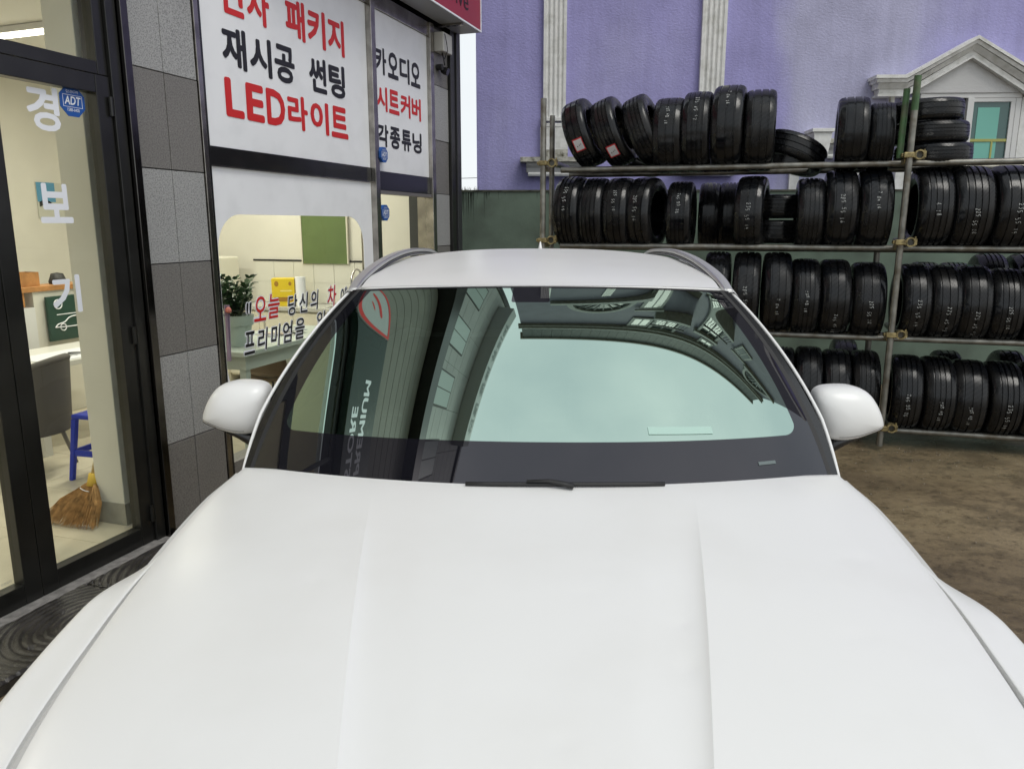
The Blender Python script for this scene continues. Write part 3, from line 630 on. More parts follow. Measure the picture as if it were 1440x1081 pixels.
# wood-ring paver slabs by the door
def pavers():
    cm = mat('wet_dark_paver', (.035, .032, .029), .35, nscale=14, namt=.5, bump=.3, bscale=90)
    def slab(cx, cy, w_, d_, ox, oy, label):
        t_ = thing('log_pattern_paver', label, 'paver', SBM @ Vector((cx, cy, -.004)), SB_ROT, 'ring patterned pavers before the door')
        def f(u, v):
            x = (u-.5)*w_; y = (v-.5)*d_; dd = math.hypot((x-ox)*1.0, (y-oy)*1.25) + .012*mnoise.noise((x*6, y*6, ox))
            ring = abs(math.sin(dd*75)); z = .045 + .010*min(1, ring*1.6) - (.012 if min(u, 1-u, v, 1-v) < .02 else 0)
            for hx_, hy_ in ((.14, .05), (-.13, -.08)):
                if math.hypot(x-hx_, y-hy_) < .013: z -= .02
            return (x, y, z)
        MB().grid(f, 120, 80).build('slab_face', cm, t_, smooth=True)
        bx('slab_body', -w_/2, w_/2, -d_/2, d_/2, 0, .040, cm, t_)
    slab(-.90, -.31, .80, .40, .12, -.10, 'wet dark paver with wood ring pattern, the nearer one at the left edge')
    slab(-.14, -.31, .70, .40, .14, -.25, 'wet dark paver with wood ring pattern between the door sill and the car fender')
    slab(-1.72, -.31, .80, .40, .1, .1, 'wet dark ring patterned paver before the left door leaf')
pavers()
db = thing('rubble_debris', 'little heap of broken concrete bits at the foot of the steel jamb', 'rubble', SBM @ Vector((.18, -.12, 0)), SB_ROT)
mb = MB()
for k in range(40):
    a = random.uniform(-.1, .45); b = random.uniform(-.10, .06); s = random.uniform(.006, .02)
    mb.add([(a+random.uniform(-s,s), b+random.uniform(-s,s), random.uniform(0, 2*s)+.01) for _ in range(4)], [(0,1,2),(0,2,3),(0,3,1),(1,3,2)])
mb.build('rubble_piece', mat('rubble_grey', (.16,.13,.10), .9), db)['kind'] = 'stuff'

# ============================================================ FENCE WALL AND PURPLE BUILDING
gw_m = mat('weathered_green_paint', (.125, .175, .135), .6, nscale=1.6, namt=.25, dirt=(.05,.065,.05), dscale=2.2, damt=.7, bump=.15, bscale=40)
gwall = thing('green_yard_wall', 'weathered dark green painted block wall behind the tyre rack', 'wall', (0, 8.6, 0))
bx('wall_body', -2.2, 9.5, 0, .15, 0, 2.095, gw_m, gwall); bx('coping', -2.2, 9.5, -.012, .162, 2.097, 2.115, mat('mossy_coping', (.07,.075,.055), .9, nscale=12, namt=.6), gwall)
moss = mat('grime_streak', (.02, .026, .02), .8)
mb = MB(); rnd = random.Random(11)
for k in range(46):
    x = -.80+rnd.gauss(0, .05) if k < 20 else rnd.uniform(-.9, .6); L = rnd.uniform(.08, .35) if k < 20 else rnd.uniform(.02, .10); wd = rnd.uniform(.003, .007)
    mb.add([(x, -.0045, 2.09), (x+wd, -.0045, 2.09), (x+wd*.6, -.0045, 2.09-L*.6), (x+wd*.4, -.0045, 2.09-L), (x+wd*.1, -.0045, 2.09-L*.5)], [(0,4,3,2,1)])
mb.build('grime', moss, gwall)['kind'] = 'stuff'
gr = MB()
for k in range(40):
    x = rnd.choice([-.86, -.80, -.72])+rnd.uniform(-.03, .03); h = rnd.uniform(.01, .05); dx = rnd.uniform(-.02, .02); y = .05
    gr.add([(x, y, 2.116), (x+.004, y, 2.116), (x+dx, y, 2.116+h)], [(0,1,2)])
tag(gr.build('weeds', mat('dry_weed', (.09,.10,.06), .8), loc=(0, 8.6, 0)), kind='stuff')

pb = thing('purple_building', 'lavender stucco building with white fluted pilasters and a gabled white window surround', 'building', (0, 9.4, 0))
def stucco():
    m = bpy.data.materials.new('lavender_stucco'); m.use_nodes = True; t = m.node_tree; b = t.nodes['Principled BSDF']; b.inputs['Roughness'].default_value = .75
    tc = t.nodes.new('ShaderNodeTexCoord')
    def nzz(s, d=6, r=.5, sc_=(1,1,1)):
        mp = t.nodes.new('ShaderNodeMapping'); mp.inputs['Scale'].default_value = sc_; t.links.new(tc.outputs['Object'], mp.inputs['Vector'])
        n = t.nodes.new('ShaderNodeTexNoise'); n.inputs['Scale'].default_value = s; n.inputs['Detail'].default_value = d; n.inputs['Roughness'].default_value = r
        t.links.new(mp.outputs['Vector'], n.inputs['Vector']); return n.outputs['Fac']
    def mr(v, a0, a1, b0=0, b1=1, smooth=True):
        k = t.nodes.new('ShaderNodeMapRange'); k.inputs['From Min'].default_value = a0; k.inputs['From Max'].default_value = a1; k.inputs['To Min'].default_value = b0; k.inputs['To Max'].default_value = b1
        if smooth: k.interpolation_type = 'SMOOTHSTEP'
        t.links.new(v, k.inputs['Value']); return k.outputs['Result']
    def M2(op, a, b_):
        k = t.nodes.new('ShaderNodeMath'); k.operation = op; k.use_clamp = False
        for i_, q in enumerate((a, b_)):
            if isinstance(q, (int, float)): k.inputs[i_].default_value = q
            else: t.links.new(q, k.inputs[i_])
        return k.outputs[0]
    sx_ = t.nodes.new('ShaderNodeSeparateXYZ'); t.links.new(tc.outputs['Object'], sx_.inputs[0])
    wob = M2('MULTIPLY', M2('SUBTRACT', nzz(1.1, 4, .5, (1, 1, .4)), .5), 1.3)
    X = M2('ADD', sx_.outputs['X'], wob)
    fade = M2('MULTIPLY', mr(X, 2.55, 3.0), mr(X, 4.7, 4.0))          # rain-faded strip of old paint between pilaster and gable
    fade = M2('ADD', M2('MULTIPLY', fade, .80), M2('MULTIPLY', mr(nzz(.7, 5, .5, (1, 1, .5)), .45, .7), .35))
    mx0 = t.nodes.new('ShaderNodeMix'); mx0.data_type = 'RGBA'; mx0.clamp_factor = True
    mx0.inputs['A'].default_value = (.35, .33, .63, 1); mx0.inputs['B'].default_value = (.47, .47, .63, 1); t.links.new(fade, mx0.inputs['Factor'])
    streak = mr(nzz(4.5, 8, .65, (2.2, 1, .16)), .35, .62, .94, 1.03); blot = mr(nzz(1.8, 9, .6), .3, .6, .88, 1.03); fine = mr(nzz(60, 4, .7), .3, .7, .93, 1.05)
    f = M2('MULTIPLY', M2('MULTIPLY', streak, blot), fine)
    mu = t.nodes.new('ShaderNodeMix'); mu.data_type = 'RGBA'; mu.blend_type = 'MULTIPLY'; mu.inputs['Factor'].default_value = 1
    t.links.new(mx0.outputs['Result'], mu.inputs['A']); t.links.new(f, mu.inputs['B']); t.links.new(mu.outputs['Result'], b.inputs['Base Color'])
    mp = t.nodes.new('ShaderNodeMapping'); mp.inputs['Rotation'].default_value = (0, R(35), 0); mp.inputs['Scale'].default_value = (30, 30, 46); t.links.new(tc.outputs['Object'], mp.inputs['Vector'])
    n = t.nodes.new('ShaderNodeTexNoise'); n.inputs['Scale'].default_value = 1; n.inputs['Detail'].default_value = 5; n.inputs['Distortion'].default_value = .6; t.links.new(mp.outputs['Vector'], n.inputs['Vector'])
    bp = t.nodes.new('ShaderNodeBump'); bp.inputs['Strength'].default_value = .55; bp.inputs['Distance'].default_value = .010
    t.links.new(n.outputs['Fac'], bp.inputs['Height']); t.links.new(bp.outputs['Normal'], b.inputs['Normal']); return m
stu = stucco()
PX0, PX1, PH = -.775, 14.5, 17.2
wst = mat('white_painted_stone', (.76, .76, .74), .7, nscale=20, namt=.07, dirt=(.42,.42,.37), dscale=9, damt=.5, bump=.25, bscale=80)
wstd = mat('lichen_stained_stone', (.42, .41, .36), .85, nscale=25, namt=.3, dirt=(.06,.055,.03), dscale=14, damt=1, bump=.5, bscale=60)
bx('wall', PX0, PX1, 0, 5, 0, 10.5, stu, pb); bx('upper_wall', PX0, PX1, .0, 5, 10.503, PH, mat('reflection_dimmed_lavender', (.115,.115,.145), .7, nscale=2, namt=.1), pb)  # upper wall coloured darker so its windshield reflection comes out dim
bx('string_course', PX0, PX1, -.08, -.001, 10.4, 10.6, wst, pb)
def pilaster(x0, x1, zb, zt):
    p_ = MB(); n = 4; wv = (x1-x0)
    prof = [(x0, .0), (x0, -.06)]
    fl = wv*.8/n
    for k in range(n):
        a = x0+wv*.1+fl*k
        prof += [(a+fl*.12, -.06), (a+fl*.28, -.045), (a+fl*.5, -.038), (a+fl*.72, -.045), (a+fl*.88, -.06)]
    prof += [(x1, -.06), (x1, 0)]
    p_.prism(prof, zb, zt, 'z'); p_.build('pilaster_shaft', wst, pb)
    bx('pilaster_collar', x0-.03, x1+.03, -.085, -.0005, zb-.045, zb-.002, wst, pb, .006)
    bx('pilaster_collar', x0-.02, x1+.02, -.075, -.0006, zb-.11, zb-.065, wst, pb, .006)
    bx('pilaster_plinth', x0-.03, x1+.03, -.07, -.0007, zb-.46, zb-.112, wst, pb)
pilaster(.0, .26, 2.96, 12.0); pilaster(1.775, 2.05, 3.0, 12.0)
def cornice(x0, x1, z1, name='ledge', dm=wstd):
    prof = [(0, z1), (-.19, z1), (-.195, z1-.05), (-.165, z1-.06), (-.15, z1-.10), (-.145, z1-.16), (-.13, z1-.165), (-.155, z1-.175), (-.155, z1-.215), (0, z1-.22)]
    MB().prism(prof, x0, x1, 'x').build(name, [dm if dm else wst], pb, bevel=.004)
def split_cornice(x0, x1, z1):
    MB().prism([(-.001, z1), (-.19, z1), (-.195, z1-.055), (-.001, z1-.055)], x0-.02, x1+.02, 'x').build('ledge_cap', wstd, pb, bevel=.005)
    MB().prism([(-.001, z1-.056), (-.16, z1-.056), (-.15, z1-.09), (-.12, z1-.12), (-.112, z1-.165), (-.001, z1-.165)], x0+.05, x1-.05, 'x').build('ledge_cove', mat('grey_white_stone',(.42,.42,.42),.7,nscale=10,namt=.1), pb, bevel=.003)
    MB().prism([(-.001, z1-.166), (-.13, z1-.166), (-.14, z1-.185), (-.13, z1-.21), (-.001, z1-.21)], x0+.07, x1-.07, 'x').build('ledge_base', wst, pb, bevel=.004)
split_cornice(-.24, .52, 2.51)
bx('moss_band', -.03, .29, -.0755, -.0708, 2.515, 2.60, wstd, pb)
split_cornice(2.80, 3.75, 2.70)
split_cornice(1.55, 2.28, 2.51)
MB().prism([(3.03, 2.76), (3.24, 2.76), (3.20, 2.48), (3.07, 2.48)], -.26, -.001, 'y').build('keystone', wst, pb, bevel=.006); bx('keystone_cap', 3.01, 3.26, -.28, -.001, 2.762, 2.80, wst, pb, .004)
bx('window_jamb', 2.86, 2.97, -.05, -.001, 1.0, 2.485, wst, pb); bx('window_jamb', 3.55, 3.66, -.05, -.001, 1.0, 2.485, wst, pb)
# gabled window
def gable(xc, zc, s=1.0, parent=pb):
    # mouldings follow flat - slope - slope - flat path
    hw = 1.04*s; path = [(-hw-.02, 0), (-hw+.32*s, 0), (0, .40*s), (hw-.32*s, 0), (hw+.02, 0)]
    def band(o0, o1, d0, d1, m, inset=0):
        mb = MB(); P = [(x*(1-inset/hw) if abs(x) > .01 else 0, z) for x, z in path]
        q = [(xc+x, zc+z+o0) for x, z in P] + [(xc+x, zc+z+o1) for x, z in reversed(P)]
        n = len(P)
        for i in range(n-1):
            a, b, c, d = (xc+P[i][0], zc+P[i][1]+o0), (xc+P[i+1][0], zc+P[i+1][1]+o0), (xc+P[i+1][0], zc+P[i+1][1]+o1), (xc+P[i][0], zc+P[i][1]+o1)
            mb.add([(a[0],d0,a[1]),(b[0],d0,b[1]),(c[0],d1,c[1]),(d[0],d1,d[1]),(a[0],-.001,a[1]),(b[0],-.001,b[1]),(c[0],-.001,c[1]),(d[0],-.001,d[1])],
                   [(0,1,2,3),(4,7,6,5),(3,2,6,7),(0,4,5,1)] + ([(0,3,7,4)] if i == 0 else []) + ([(1,5,6,2)] if i == n-2 else []))
        mb.build('gable_moulding', m, parent)
    band(-.035*s, 0, -.24, -.24, wst); band(-.075*s, -.036*s, -.21, -.225, wst, .02); band(-.135*s, -.076*s, -.15, -.20, wst, .05)
    band(-.19*s, -.136*s, -.13, -.14, wst, .08); band(-.215*s, -.191*s, -.16, -.16, wst, .06)
    MB().prism([(xc-hw+.30*s, zc-.17*s), (xc+hw-.30*s, zc-.17*s), (xc, zc+.40*s-.21*s)], -.09, -.001, 'y').build('gable_panel', mat('white_stucco', (.60,.60,.60), .8, bump=.4, bscale=120), parent)
gable(4.735, 3.365)
bx('window_lintel', 4.20, 5.47, -.08, -.001, 3.19, 3.215, MATS['white_stucco'], pb)
def upvc(x0, x1, z0, z1, parent, teal=True):
    w_ = thing if False else None
    wh = mat('white_upvc', (.68,.68,.67), .35); f = MB()
    f.box(x0-.06, x1+.06, -.03, -.002, z0, z1+.04); fr_ = f.build('window_back', mat('dark_room', (.02,.025,.025), .6), parent)
    for a in ((x0-.06, x0, z0, z1), (x1, x1+.06, z0, z1), (x0-.06, x1+.06, z1+.001, z1+.05)): bx('window_frame', a[0], a[1], -.075, -.031, a[2], a[3], wh, parent, .004)
    bx('window_frame', (x0+x1)/2-.035, (x0+x1)/2+.035, -.085, -.031, z0, z1, wh, parent, .004)
    bx('window_sash', (x0+x1)/2+.036, x1-.002, -.07, -.031, z1-.04, z1, wh, parent); bx('window_sash', x1-.05, x1-.002, -.070, -.031, z0, z1-.041, wh, parent)
    bx('window_glass', (x0+x1)/2+.036, x1-.051, -.050, -.045, z0, z1-.041, mat('teal_glass', (.05,.12,.11), .06, spec=.8), parent)
    bx('mint_shade', (x0+x1)/2+.10, x1-.16, -.056, -.0505, z0, z1-.10, mat('mint_card', (.19,.50,.42), .5), parent)
    yb_ = mat('yellow_strip', (.40,.40,.12), .5)
    bx('yellow_bar', (x0+x1)/2+.036, x1-.051, -.064, -.0565, z0+.27, z0+.30, yb_, parent); bx('yellow_bar', (x0+x1)/2+.28, (x0+x1)/2+.30, -.064, -.0565, z0, z0+.269, yb_, parent)
upvc(4.31, 5.31, 2.40, 3.14, pb)
bx('window_surround', 5.385, 5.62, -.06, -.001, 1.2, 3.15, wst, pb); bx('window_surround', 4.06, 4.245, -.06, -.001, 1.2, 3.15, wst, pb)
# upper storeys of the purple building
wup = mat('reflection_dimmed_stone', (.24, .25, .24), .75, nscale=8, namt=.2)  # reflection dimming put into the trim colour to soften its windshield image
baluster_m = mat('dark_iron', (.03,.03,.03), .6)
def balcony_window(xc, z0):
    bx('window_surround', xc-.75, xc-.6, -.10, -.001, z0, z0+1.7, wup, pb); bx('window_surround', xc+.6, xc+.75, -.10, -.001, z0, z0+1.7, wup, pb)
    bx('window_head', xc-.9, xc+.9, -.18, -.001, z0+1.702, z0+1.9, wup, pb, .01); bx('balcony_slab', xc-1.0, xc+1.0, -.40, -.001, z0-.16, z0-.002, wup, pb, .01)
    bx('window_glass', xc-.6, xc+.6, -.02, -.001, z0, z0+1.7, wgl, pb); bx('window_bar', xc-.03, xc+.03, -.05, -.021, z0, z0+1.7, wup, pb)
    for k in range(11):
        x = xc-.9+.18*k
        MB().tube([(x+.04*math.sin(a*.9), -.36, z0+.07*a) for a in range(9)], .014, 6).build('baluster', matte_black, pb)
    bx('balcony_rail', xc-.95, xc+.95, -.39, -.33, z0+.58, z0+.62, matte_black, pb)
def small_window(xc, z0):
    bx('window_surround', xc-.5, xc+.5, -.08, -.001, z0, z0+1.1, wup, pb, .01); bx('window_glass', xc-.35, xc+.35, -.09, -.081, z0+.12, z0+.98, wgl, pb)
    bx('window_head', xc-.65, xc+.65, -.16, -.081, z0+1.102, z0+1.22, wup, pb, .01); bx('window_bar', xc-.03, xc+.03, -.10, -.091, z0+.12, z0+.98, wup, pb)
def fan_window(xc, z0, r=1.2):
    mb = MB()
    for k in range(24):
        a0, a1 = R(180*k/24), R(180*(k+1)/24)
        mb.add([(xc+q*math.cos(a), y, z0+q*math.sin(a)) for y in (-.14, -.001) for a in (a0, a1) for q in (r, r+.18)], [(0,1,3,2),(4,6,7,5),(1,5,7,3),(0,2,6,4)])
    mb.build('arch_moulding', wup, pb)
    MB().prism([(xc+r*math.cos(R(180*k/24)), z0+r*math.sin(R(180*k/24))) for k in range(25)], -.02, -.001, 'y').build('fan_glass', wgl, pb)
    for k in range(1, 9):
        a = R(20*k); MB().tube([(xc, -.05, z0), (xc+r*math.cos(a), -.05, z0+r*math.sin(a))], .025, 6).build('fan_bar', wup, pb)
    bx('arch_ledge', xc-1.7, xc+1.7, -.22, -.001, z0-.2, z0-.002, wup, pb, .01)
fan_window(2.0, 12.6, 1.0); fan_window(12.6, 14.0, 1.2)
for x, z in ((5.4, 13.9), (7.9, 12.7), (8.6, 9.0), (5.4, 9.0)): balcony_window(x, z)
for x, z in ((4.0, 12.3), (4.1, 14.4), (8.3, 14.9), (10.2, 12.6)): small_window(x, z)
slate = mat('dark_mansard_slate', (.05, .06, .055), .5, nscale=6, namt=.3)
for (za, zb_, d) in ((15.55, 15.7, -.2), (15.702, 15.82, -.32), (15.822, 15.95, -.25), (17.05, 17.2, -.55)): bx('cornice_course', PX0-.1, PX1+.1, d, -.001, za, zb_, wup, pb, .01)
for k in range(36): MB().prism([(-.22, 15.952), (-.001, 15.952), (-.001, 17.048), (-.45, 17.048)], PX0+.02+.42*k, PX0+.43+.42*k, 'x').build('mansard_panel', slate, pb)
# coil of old cables at the building edge and a thin overhead wire
ccb = thing('cable_bundle', 'tangled coil of black cables hanging at the top corner of the lavender wall', 'cables', (-.80, 9.35, 4.42))
rnd = random.Random(4)
for k in range(7):
    MB().tube(catmull([(rnd.uniform(-.08,.02), rnd.uniform(-.05,.05), .35-.09*j+rnd.uniform(-.03,.03)) for j in range(9)], 4), .006, 5).build('cable', matte_black, ccb, smooth=True)
MB().tube([(-3.8, 9.35+2, 2.62+.0), (-2, 11, 2.35), (-.9, 11, 2.38), (3, 11, 2.5)], .004, 5).build('overhead_wire', matte_black)
tag(bpy.data.objects['overhead_wire'], 'thin overhead wire crossing the white sky gap beside the lavender wall', 'wire')

# ============================================================ TYRE RACK (local x right along the rails, y away from the camera)
RK_LOC = (2.7766, 6.13, 0); RKA = R(-14)
galv = mat('galvanised_pipe', (.23, .225, .20), .38, .75, nscale=14, namt=.3, dirt=(.10,.075,.045), dscale=11, damt=.7)
brass = mat('brassy_coupler', (.36, .29, .14), .4, .7, nscale=40, namt=.4, dirt=(.08,.06,.03), dscale=30, damt=.8)
greenp = mat('green_painted_pipe', (.05, .115, .042), .5, nscale=12, namt=.4, dirt=(.16,.14,.1), dscale=10, damt=.7)
rack = thing('scaffold_tyre_rack', 'scaffold pipe rack of four shelves filled with used tyres against the green wall', 'rack', RK_LOC, (0, 0, RKA))
RAILS = [2.20, 1.57, .87, .13]; RD = .34; XL = -2.80; XR = 3.2
posts = [(-2.82, 2.76, galv), (-.055, 2.80, galv), (2.9, 2.8, galv)]
for x, h, m_ in posts:
    MB().pipe((x, -.150, .03), (x+(.012 if x == -.055 else 0), -.150, h), .0245).build('post', m_, rack, smooth=True, angle=40)
    MB().pipe((x-.06, RD+.08, .0), (x-.06, RD+.08, h-.06), .0245).build('post', m_, rack, smooth=True, angle=40)
    if x == -.055:
        MB().pipe((-.105, -.10, 2.23), (-.098, -.10, 2.72), .0235).build('post_extension', greenp, rack, smooth=True, angle=40)
        MB().tube([(x+.011, -.150, h-.24), (x+.012, -.150, h-.001)], .0253, 16).build('paint_band', greenp, rack, smooth=True, angle=40)
for i, z in enumerate(RAILS):
    MB().pipe((XL+.1, 0, z), (XR, 0, z), .024).build('rail', galv, rack, smooth=True, angle=40)
    MB().pipe((XL+.1, RD, z-.02), (XR, RD, z-.02), .024).build('rail', galv, rack, smooth=True, angle=40)
    for x, h, m_ in posts:
        # swivel coupler: two clamp collars with bolts, and the open end of a cross pipe
        c_ = MB(); c_.box(x-.034, x+.036, -.183, -.115, z+.028, z+.068); c_.box(x-.02, x+.02, -.12, .03, z-.012, z+.0275); c_.box(x-.05, x-.035, -.173, -.125, z+.035, z+.062)
        c_.build('coupler', brass, rack, bevel=.006)
        c2 = MB()
        prof = [(.026, -.03), (.036, -.03), (.036, .03), (.026, .03)]
        c2.lathe(prof, 16, Matrix.Translation((x+.075, -.135, z+.05)) @ Matrix.Rotation(R(90), 4, 'X'), closed=True)
        c2.box(x+.034, x+.052, -.165, -.11, z+.03, z+.06); c2.box(x+.098, x+.118, -.16, -.11, z+.03, z+.075)
        c2.tube([(x+.108, -.135, z+.02), (x+.108, -.135, z+.09)], .007, 6)
        c2.build('coupler_ring', brass, rack, smooth=True, angle=35)
        MB().pipe((x+.075, -.13, z+.05), (x+.075, RD+.12, z+.05), .0235).build('cross_pipe', galv, rack, smooth=True, angle=40)

def tread_mat(name, style):
    m = bpy.data.materials.new(name); m.use_nodes = True; t = m.node_tree; b = t.nodes['Principled BSDF']
    b.inputs['Specular IOR Level'].default_value = .42
    uv = t.nodes.new('ShaderNodeUVMap'); tc = t.nodes.new('ShaderNodeTexCoord'); oi = t.nodes.new('ShaderNodeObjectInfo')
    n = t.nodes.new('ShaderNodeTexNoise'); n.inputs['Scale'].default_value = 6; n.inputs['Detail'].default_value = 6
    ad = t.nodes.new('ShaderNodeVectorMath'); ad.operation = 'ADD'; t.links.new(tc.outputs['Object'], ad.inputs[0])
    cx = t.nodes.new('ShaderNodeCombineXYZ'); mm = t.nodes.new('ShaderNodeMath'); mm.operation = 'MULTIPLY'; mm.inputs[1].default_value = 20
    t.links.new(oi.outputs['Random'], mm.inputs[0]); t.links.new(mm.outputs[0], cx.inputs[0]); t.links.new(cx.outputs[0], ad.inputs[1]); t.links.new(ad.outputs[0], n.inputs['Vector'])
    r = t.nodes.new('ShaderNodeValToRGB'); e = r.color_ramp.elements; e[0].position = .35; e[0].color = (.004, .005, .007, 1); e[1].position = .8; e[1].color = (.013, .012, .011, 1)
    t.links.new(n.outputs['Fac'], r.inputs['Fac']); t.links.new(r.outputs['Color'], b.inputs['Base Color'])
    rr = t.nodes.new('ShaderNodeMapRange'); rr.inputs['From Min'].default_value = .35; rr.inputs['From Max'].default_value = .65; rr.inputs['To Min'].default_value = .13; rr.inputs['To Max'].default_value = .34
    t.links.new(n.outputs['Fac'], rr.inputs['Value']); t.links.new(rr.outputs['Result'], b.inputs['Roughness'])
    # sipes from the UV map: u round the tyre, v across
    sp = t.nodes.new('ShaderNodeSeparateXYZ'); t.links.new(uv.outputs['UV'], sp.inputs[0])
    def math_(op, a, b_=None, c=None):
        k = t.nodes.new('ShaderNodeMath'); k.operation = op
        for i_, q in enumerate((a, b_, c)):
            if q is None: continue
            if isinstance(q, (int, float)): k.inputs[i_].default_value = q
            else: t.links.new(q, k.inputs[i_])
        return k.outputs[0]
    U, V = sp.outputs['X'], sp.outputs['Y']
    if style == 0: ph = math_('ADD', math_('MULTIPLY', U, 60), math_('MULTIPLY', math_('ABSOLUTE', math_('SUBTRACT', V, .5)), 9))
    elif style == 1: ph = math_('ADD', math_('MULTIPLY', U, 48), math_('MULTIPLY', V, 4))
    elif style == 2: ph = math_('ADD', math_('MULTIPLY', U, 60), math_('SINE', math_('MULTIPLY', V, 38)))
    else: ph = math_('ADD', math_('MULTIPLY', U, 52), math_('MULTIPLY', math_('PINGPONG', math_('MULTIPLY', V, 5), .5), 2.2))
    saw = math_('FRACT', ph); cut = math_('LESS_THAN', saw, .24)
    inside = math_('GREATER_THAN', math_('SUBTRACT', .5, math_('ABSOLUTE', math_('SUBTRACT', V, .5))), .02)
    hgt = math_('SUBTRACT', 1, math_('MULTIPLY', cut, inside))
    bp = t.nodes.new('ShaderNodeBump'); bp.inputs['Strength'].default_value = 1; bp.inputs['Distance'].default_value = .009
    t.links.new(hgt, bp.inputs['Height']); t.links.new(bp.outputs['Normal'], b.inputs['Normal']); return m
TM_ = [tread_mat('worn_tread_rubber_%s' % s, i) for i, s in enumerate(('chevron', 'diagonal', 'wavy', 'zigzag'))]
def tyre_mesh(style, Rr=.31, W=.215):
    hw = W/2; tw = hw*.80; prof = []   # (x across, r, v for uv)
    ng = (4, 3, 4, 3)[style]; gw = .0045
    prof.append((-tw*1.0, Rr-.006, .0))
    gs = [(-.62 + 1.24*k/(ng-1))*tw for k in range(ng)]
    for g in gs:
        c = .004*(1-(g/tw)**2)
        prof += [(g-gw-.0015, Rr+c-.001, 0), (g-gw, Rr-.008, 0), (g+gw, Rr-.008, 0), (g+gw+.0015, Rr+c-.001, 0)]
    prof.append((tw, Rr-.006, 1))
    tr = len(prof)
    side = [(hw*.93, Rr-.018), (hw*.985, Rr-.035), (hw, Rr-.062), (hw*1.0, Rr-.075), (hw*.97, Rr-.095), (hw*.88, Rr-.112), (hw*.83, Rr-.118), (hw*.78, Rr-.112), (hw*.80, Rr-.09), (hw*.84, Rr-.05), (hw*.75, Rr-.022), (hw*.4, Rr-.016)]
    prof += [(x, r, 1) for x, r in side] + [(-x, r, 0) for x, r in reversed(side)]
    n = 120; m = len(prof); vs = []
    for k in range(n):
        a = 2*math.pi*k/n
        for j, (x, r, _) in enumerate(prof):
            cutk = (k + (style if j > tr/2 else 0)) % 2
            if j in (0, tr-1) and cutk: r -= .0050
            if j in (tr, m-1) and cutk: r -= .0050
            if j in (tr+1, m-2) and cutk: r -= .002
            vs.append((x, r*math.cos(a), r*math.sin(a)))
    fs = [(k*m+j, k*m+(j+1) % m, ((k+1) % n)*m+(j+1) % m, ((k+1) % n)*m+j) for k in range(n) for j in range(m)]
    mb = MB(); mb.add(vs, fs); me = mb.mesh('tyre', TM_[style], True)
    uvl = me.uv_layers.new(name='UVMap'); 
    for p in me.polygons:
        k = p.index // m
        for li, vi in zip(p.loop_indices, p.vertices):
            j = vi % m; kk = vi // m; u = kk/n
            if k == n-1 and kk == 0: u = 1.0
            x = prof[j][0]; uvl.data[li].uv = (u, min(1, max(0, .5+.5*x/tw)) if j < tr else (0.0 if x < 0 else 1.0))
    set_sharp(me, 50); return me
TYM = [tyre_mesh(i) for i in range(4)]
BASE_R, BASE_W = .31, .215
# chalk digits as strokes
DG = {'0': [[(0,0),(0,1),(.6,1),(.6,0),(0,0)]], '1': [[(.3,0),(.3,1)]], '2': [[(0,.85),(.3,1),(.6,.8),(0,0),(.6,0)]], '3': [[(0,1),(.6,1),(.25,.6),(.6,.35),(.3,0),(0,.1)]],
      '4': [[(.45,0),(.45,1),(0,.35),(.6,.35)]], '5': [[(.6,1),(.05,1),(0,.55),(.45,.55),(.6,.25),(.3,0),(0,.08)]], '6': [[(.5,1),(.1,.6),(0,.25),(.3,0),(.6,.25),(.3,.5),(.02,.35)]],
      '7': [[(0,1),(.6,1),(.25,0)]], '8': [[(.3,.5),(0,.75),(.3,1),(.6,.75),(.3,.5),(0,.25),(.3,0),(.6,.25),(.3,.5)]], '9': [[(.6,.7),(.3,.5),(0,.75),(.3,1),(.6,.75),(.5,0)]]}
chalk = mat('white_chalk_marker', (.55, .57, .56), .8, nscale=120, namt=.5)
def chalk_mesh(s, seed):
    rn = random.Random(seed); mb = MB(); cell = (.025, .029, .022)[seed % 3]; x = 0; r = BASE_R+.0056; sz = cell*.92
    for ch in s:
        if ch == ' ': x += cell*.9; continue
        for st_ in DG[ch]:
            P = []
            for i in range(len(st_)-1):
                for q in range(4): t = q/4; P.append((st_[i][0]*(1-t)+st_[i+1][0]*t, st_[i][1]*(1-t)+st_[i+1][1]*t))
            P.append(st_[-1])
            P = [(x + p[0]*sz*.75 + rn.uniform(-.0018, .0018)+.25*sz*math.sin(x*60+seed)*0, (p[1]-.5)*sz + .006*math.sin(x*45+seed) + .12*(p[0])*sz + rn.uniform(-.001, .001)) for p in P]
            for i in range(len(P)-1):
                if rn.random() < .17: continue
                (a0, b0), (a1, b1) = P[i], P[i+1]; L = math.hypot(a1-a0, b1-b0) or 1e-5; nx, ny = -(b1-b0)/L*.0013, (a1-a0)/L*.0013
                q = []
                for (aa, bb) in ((a0+nx, b0+ny), (a1+nx, b1+ny), (a1-nx, b1-ny), (a0-nx, b0-ny)):
                    th = -aa/r; q.append((bb, -r*math.cos(th), r*math.sin(th)))
                mb.add(q, [(0,1,2,3)])
        x += cell*.85
    return mb.mesh('chalk_marking', chalk)
CH = [chalk_mesh(s, i) for i, s in enumerate(('225 55 18', '235 55 19', '215 60 16', '245 45 18', '205 55 16', '235 60 18', '245 40 19', '225 45 17', '7 09 16', '265 50 20', '4 18', '195 65 15'))]
RKM = Matrix.Translation(RK_LOC) @ Matrix.Rotation(RKA, 4, 'Z')
tcount = [0]
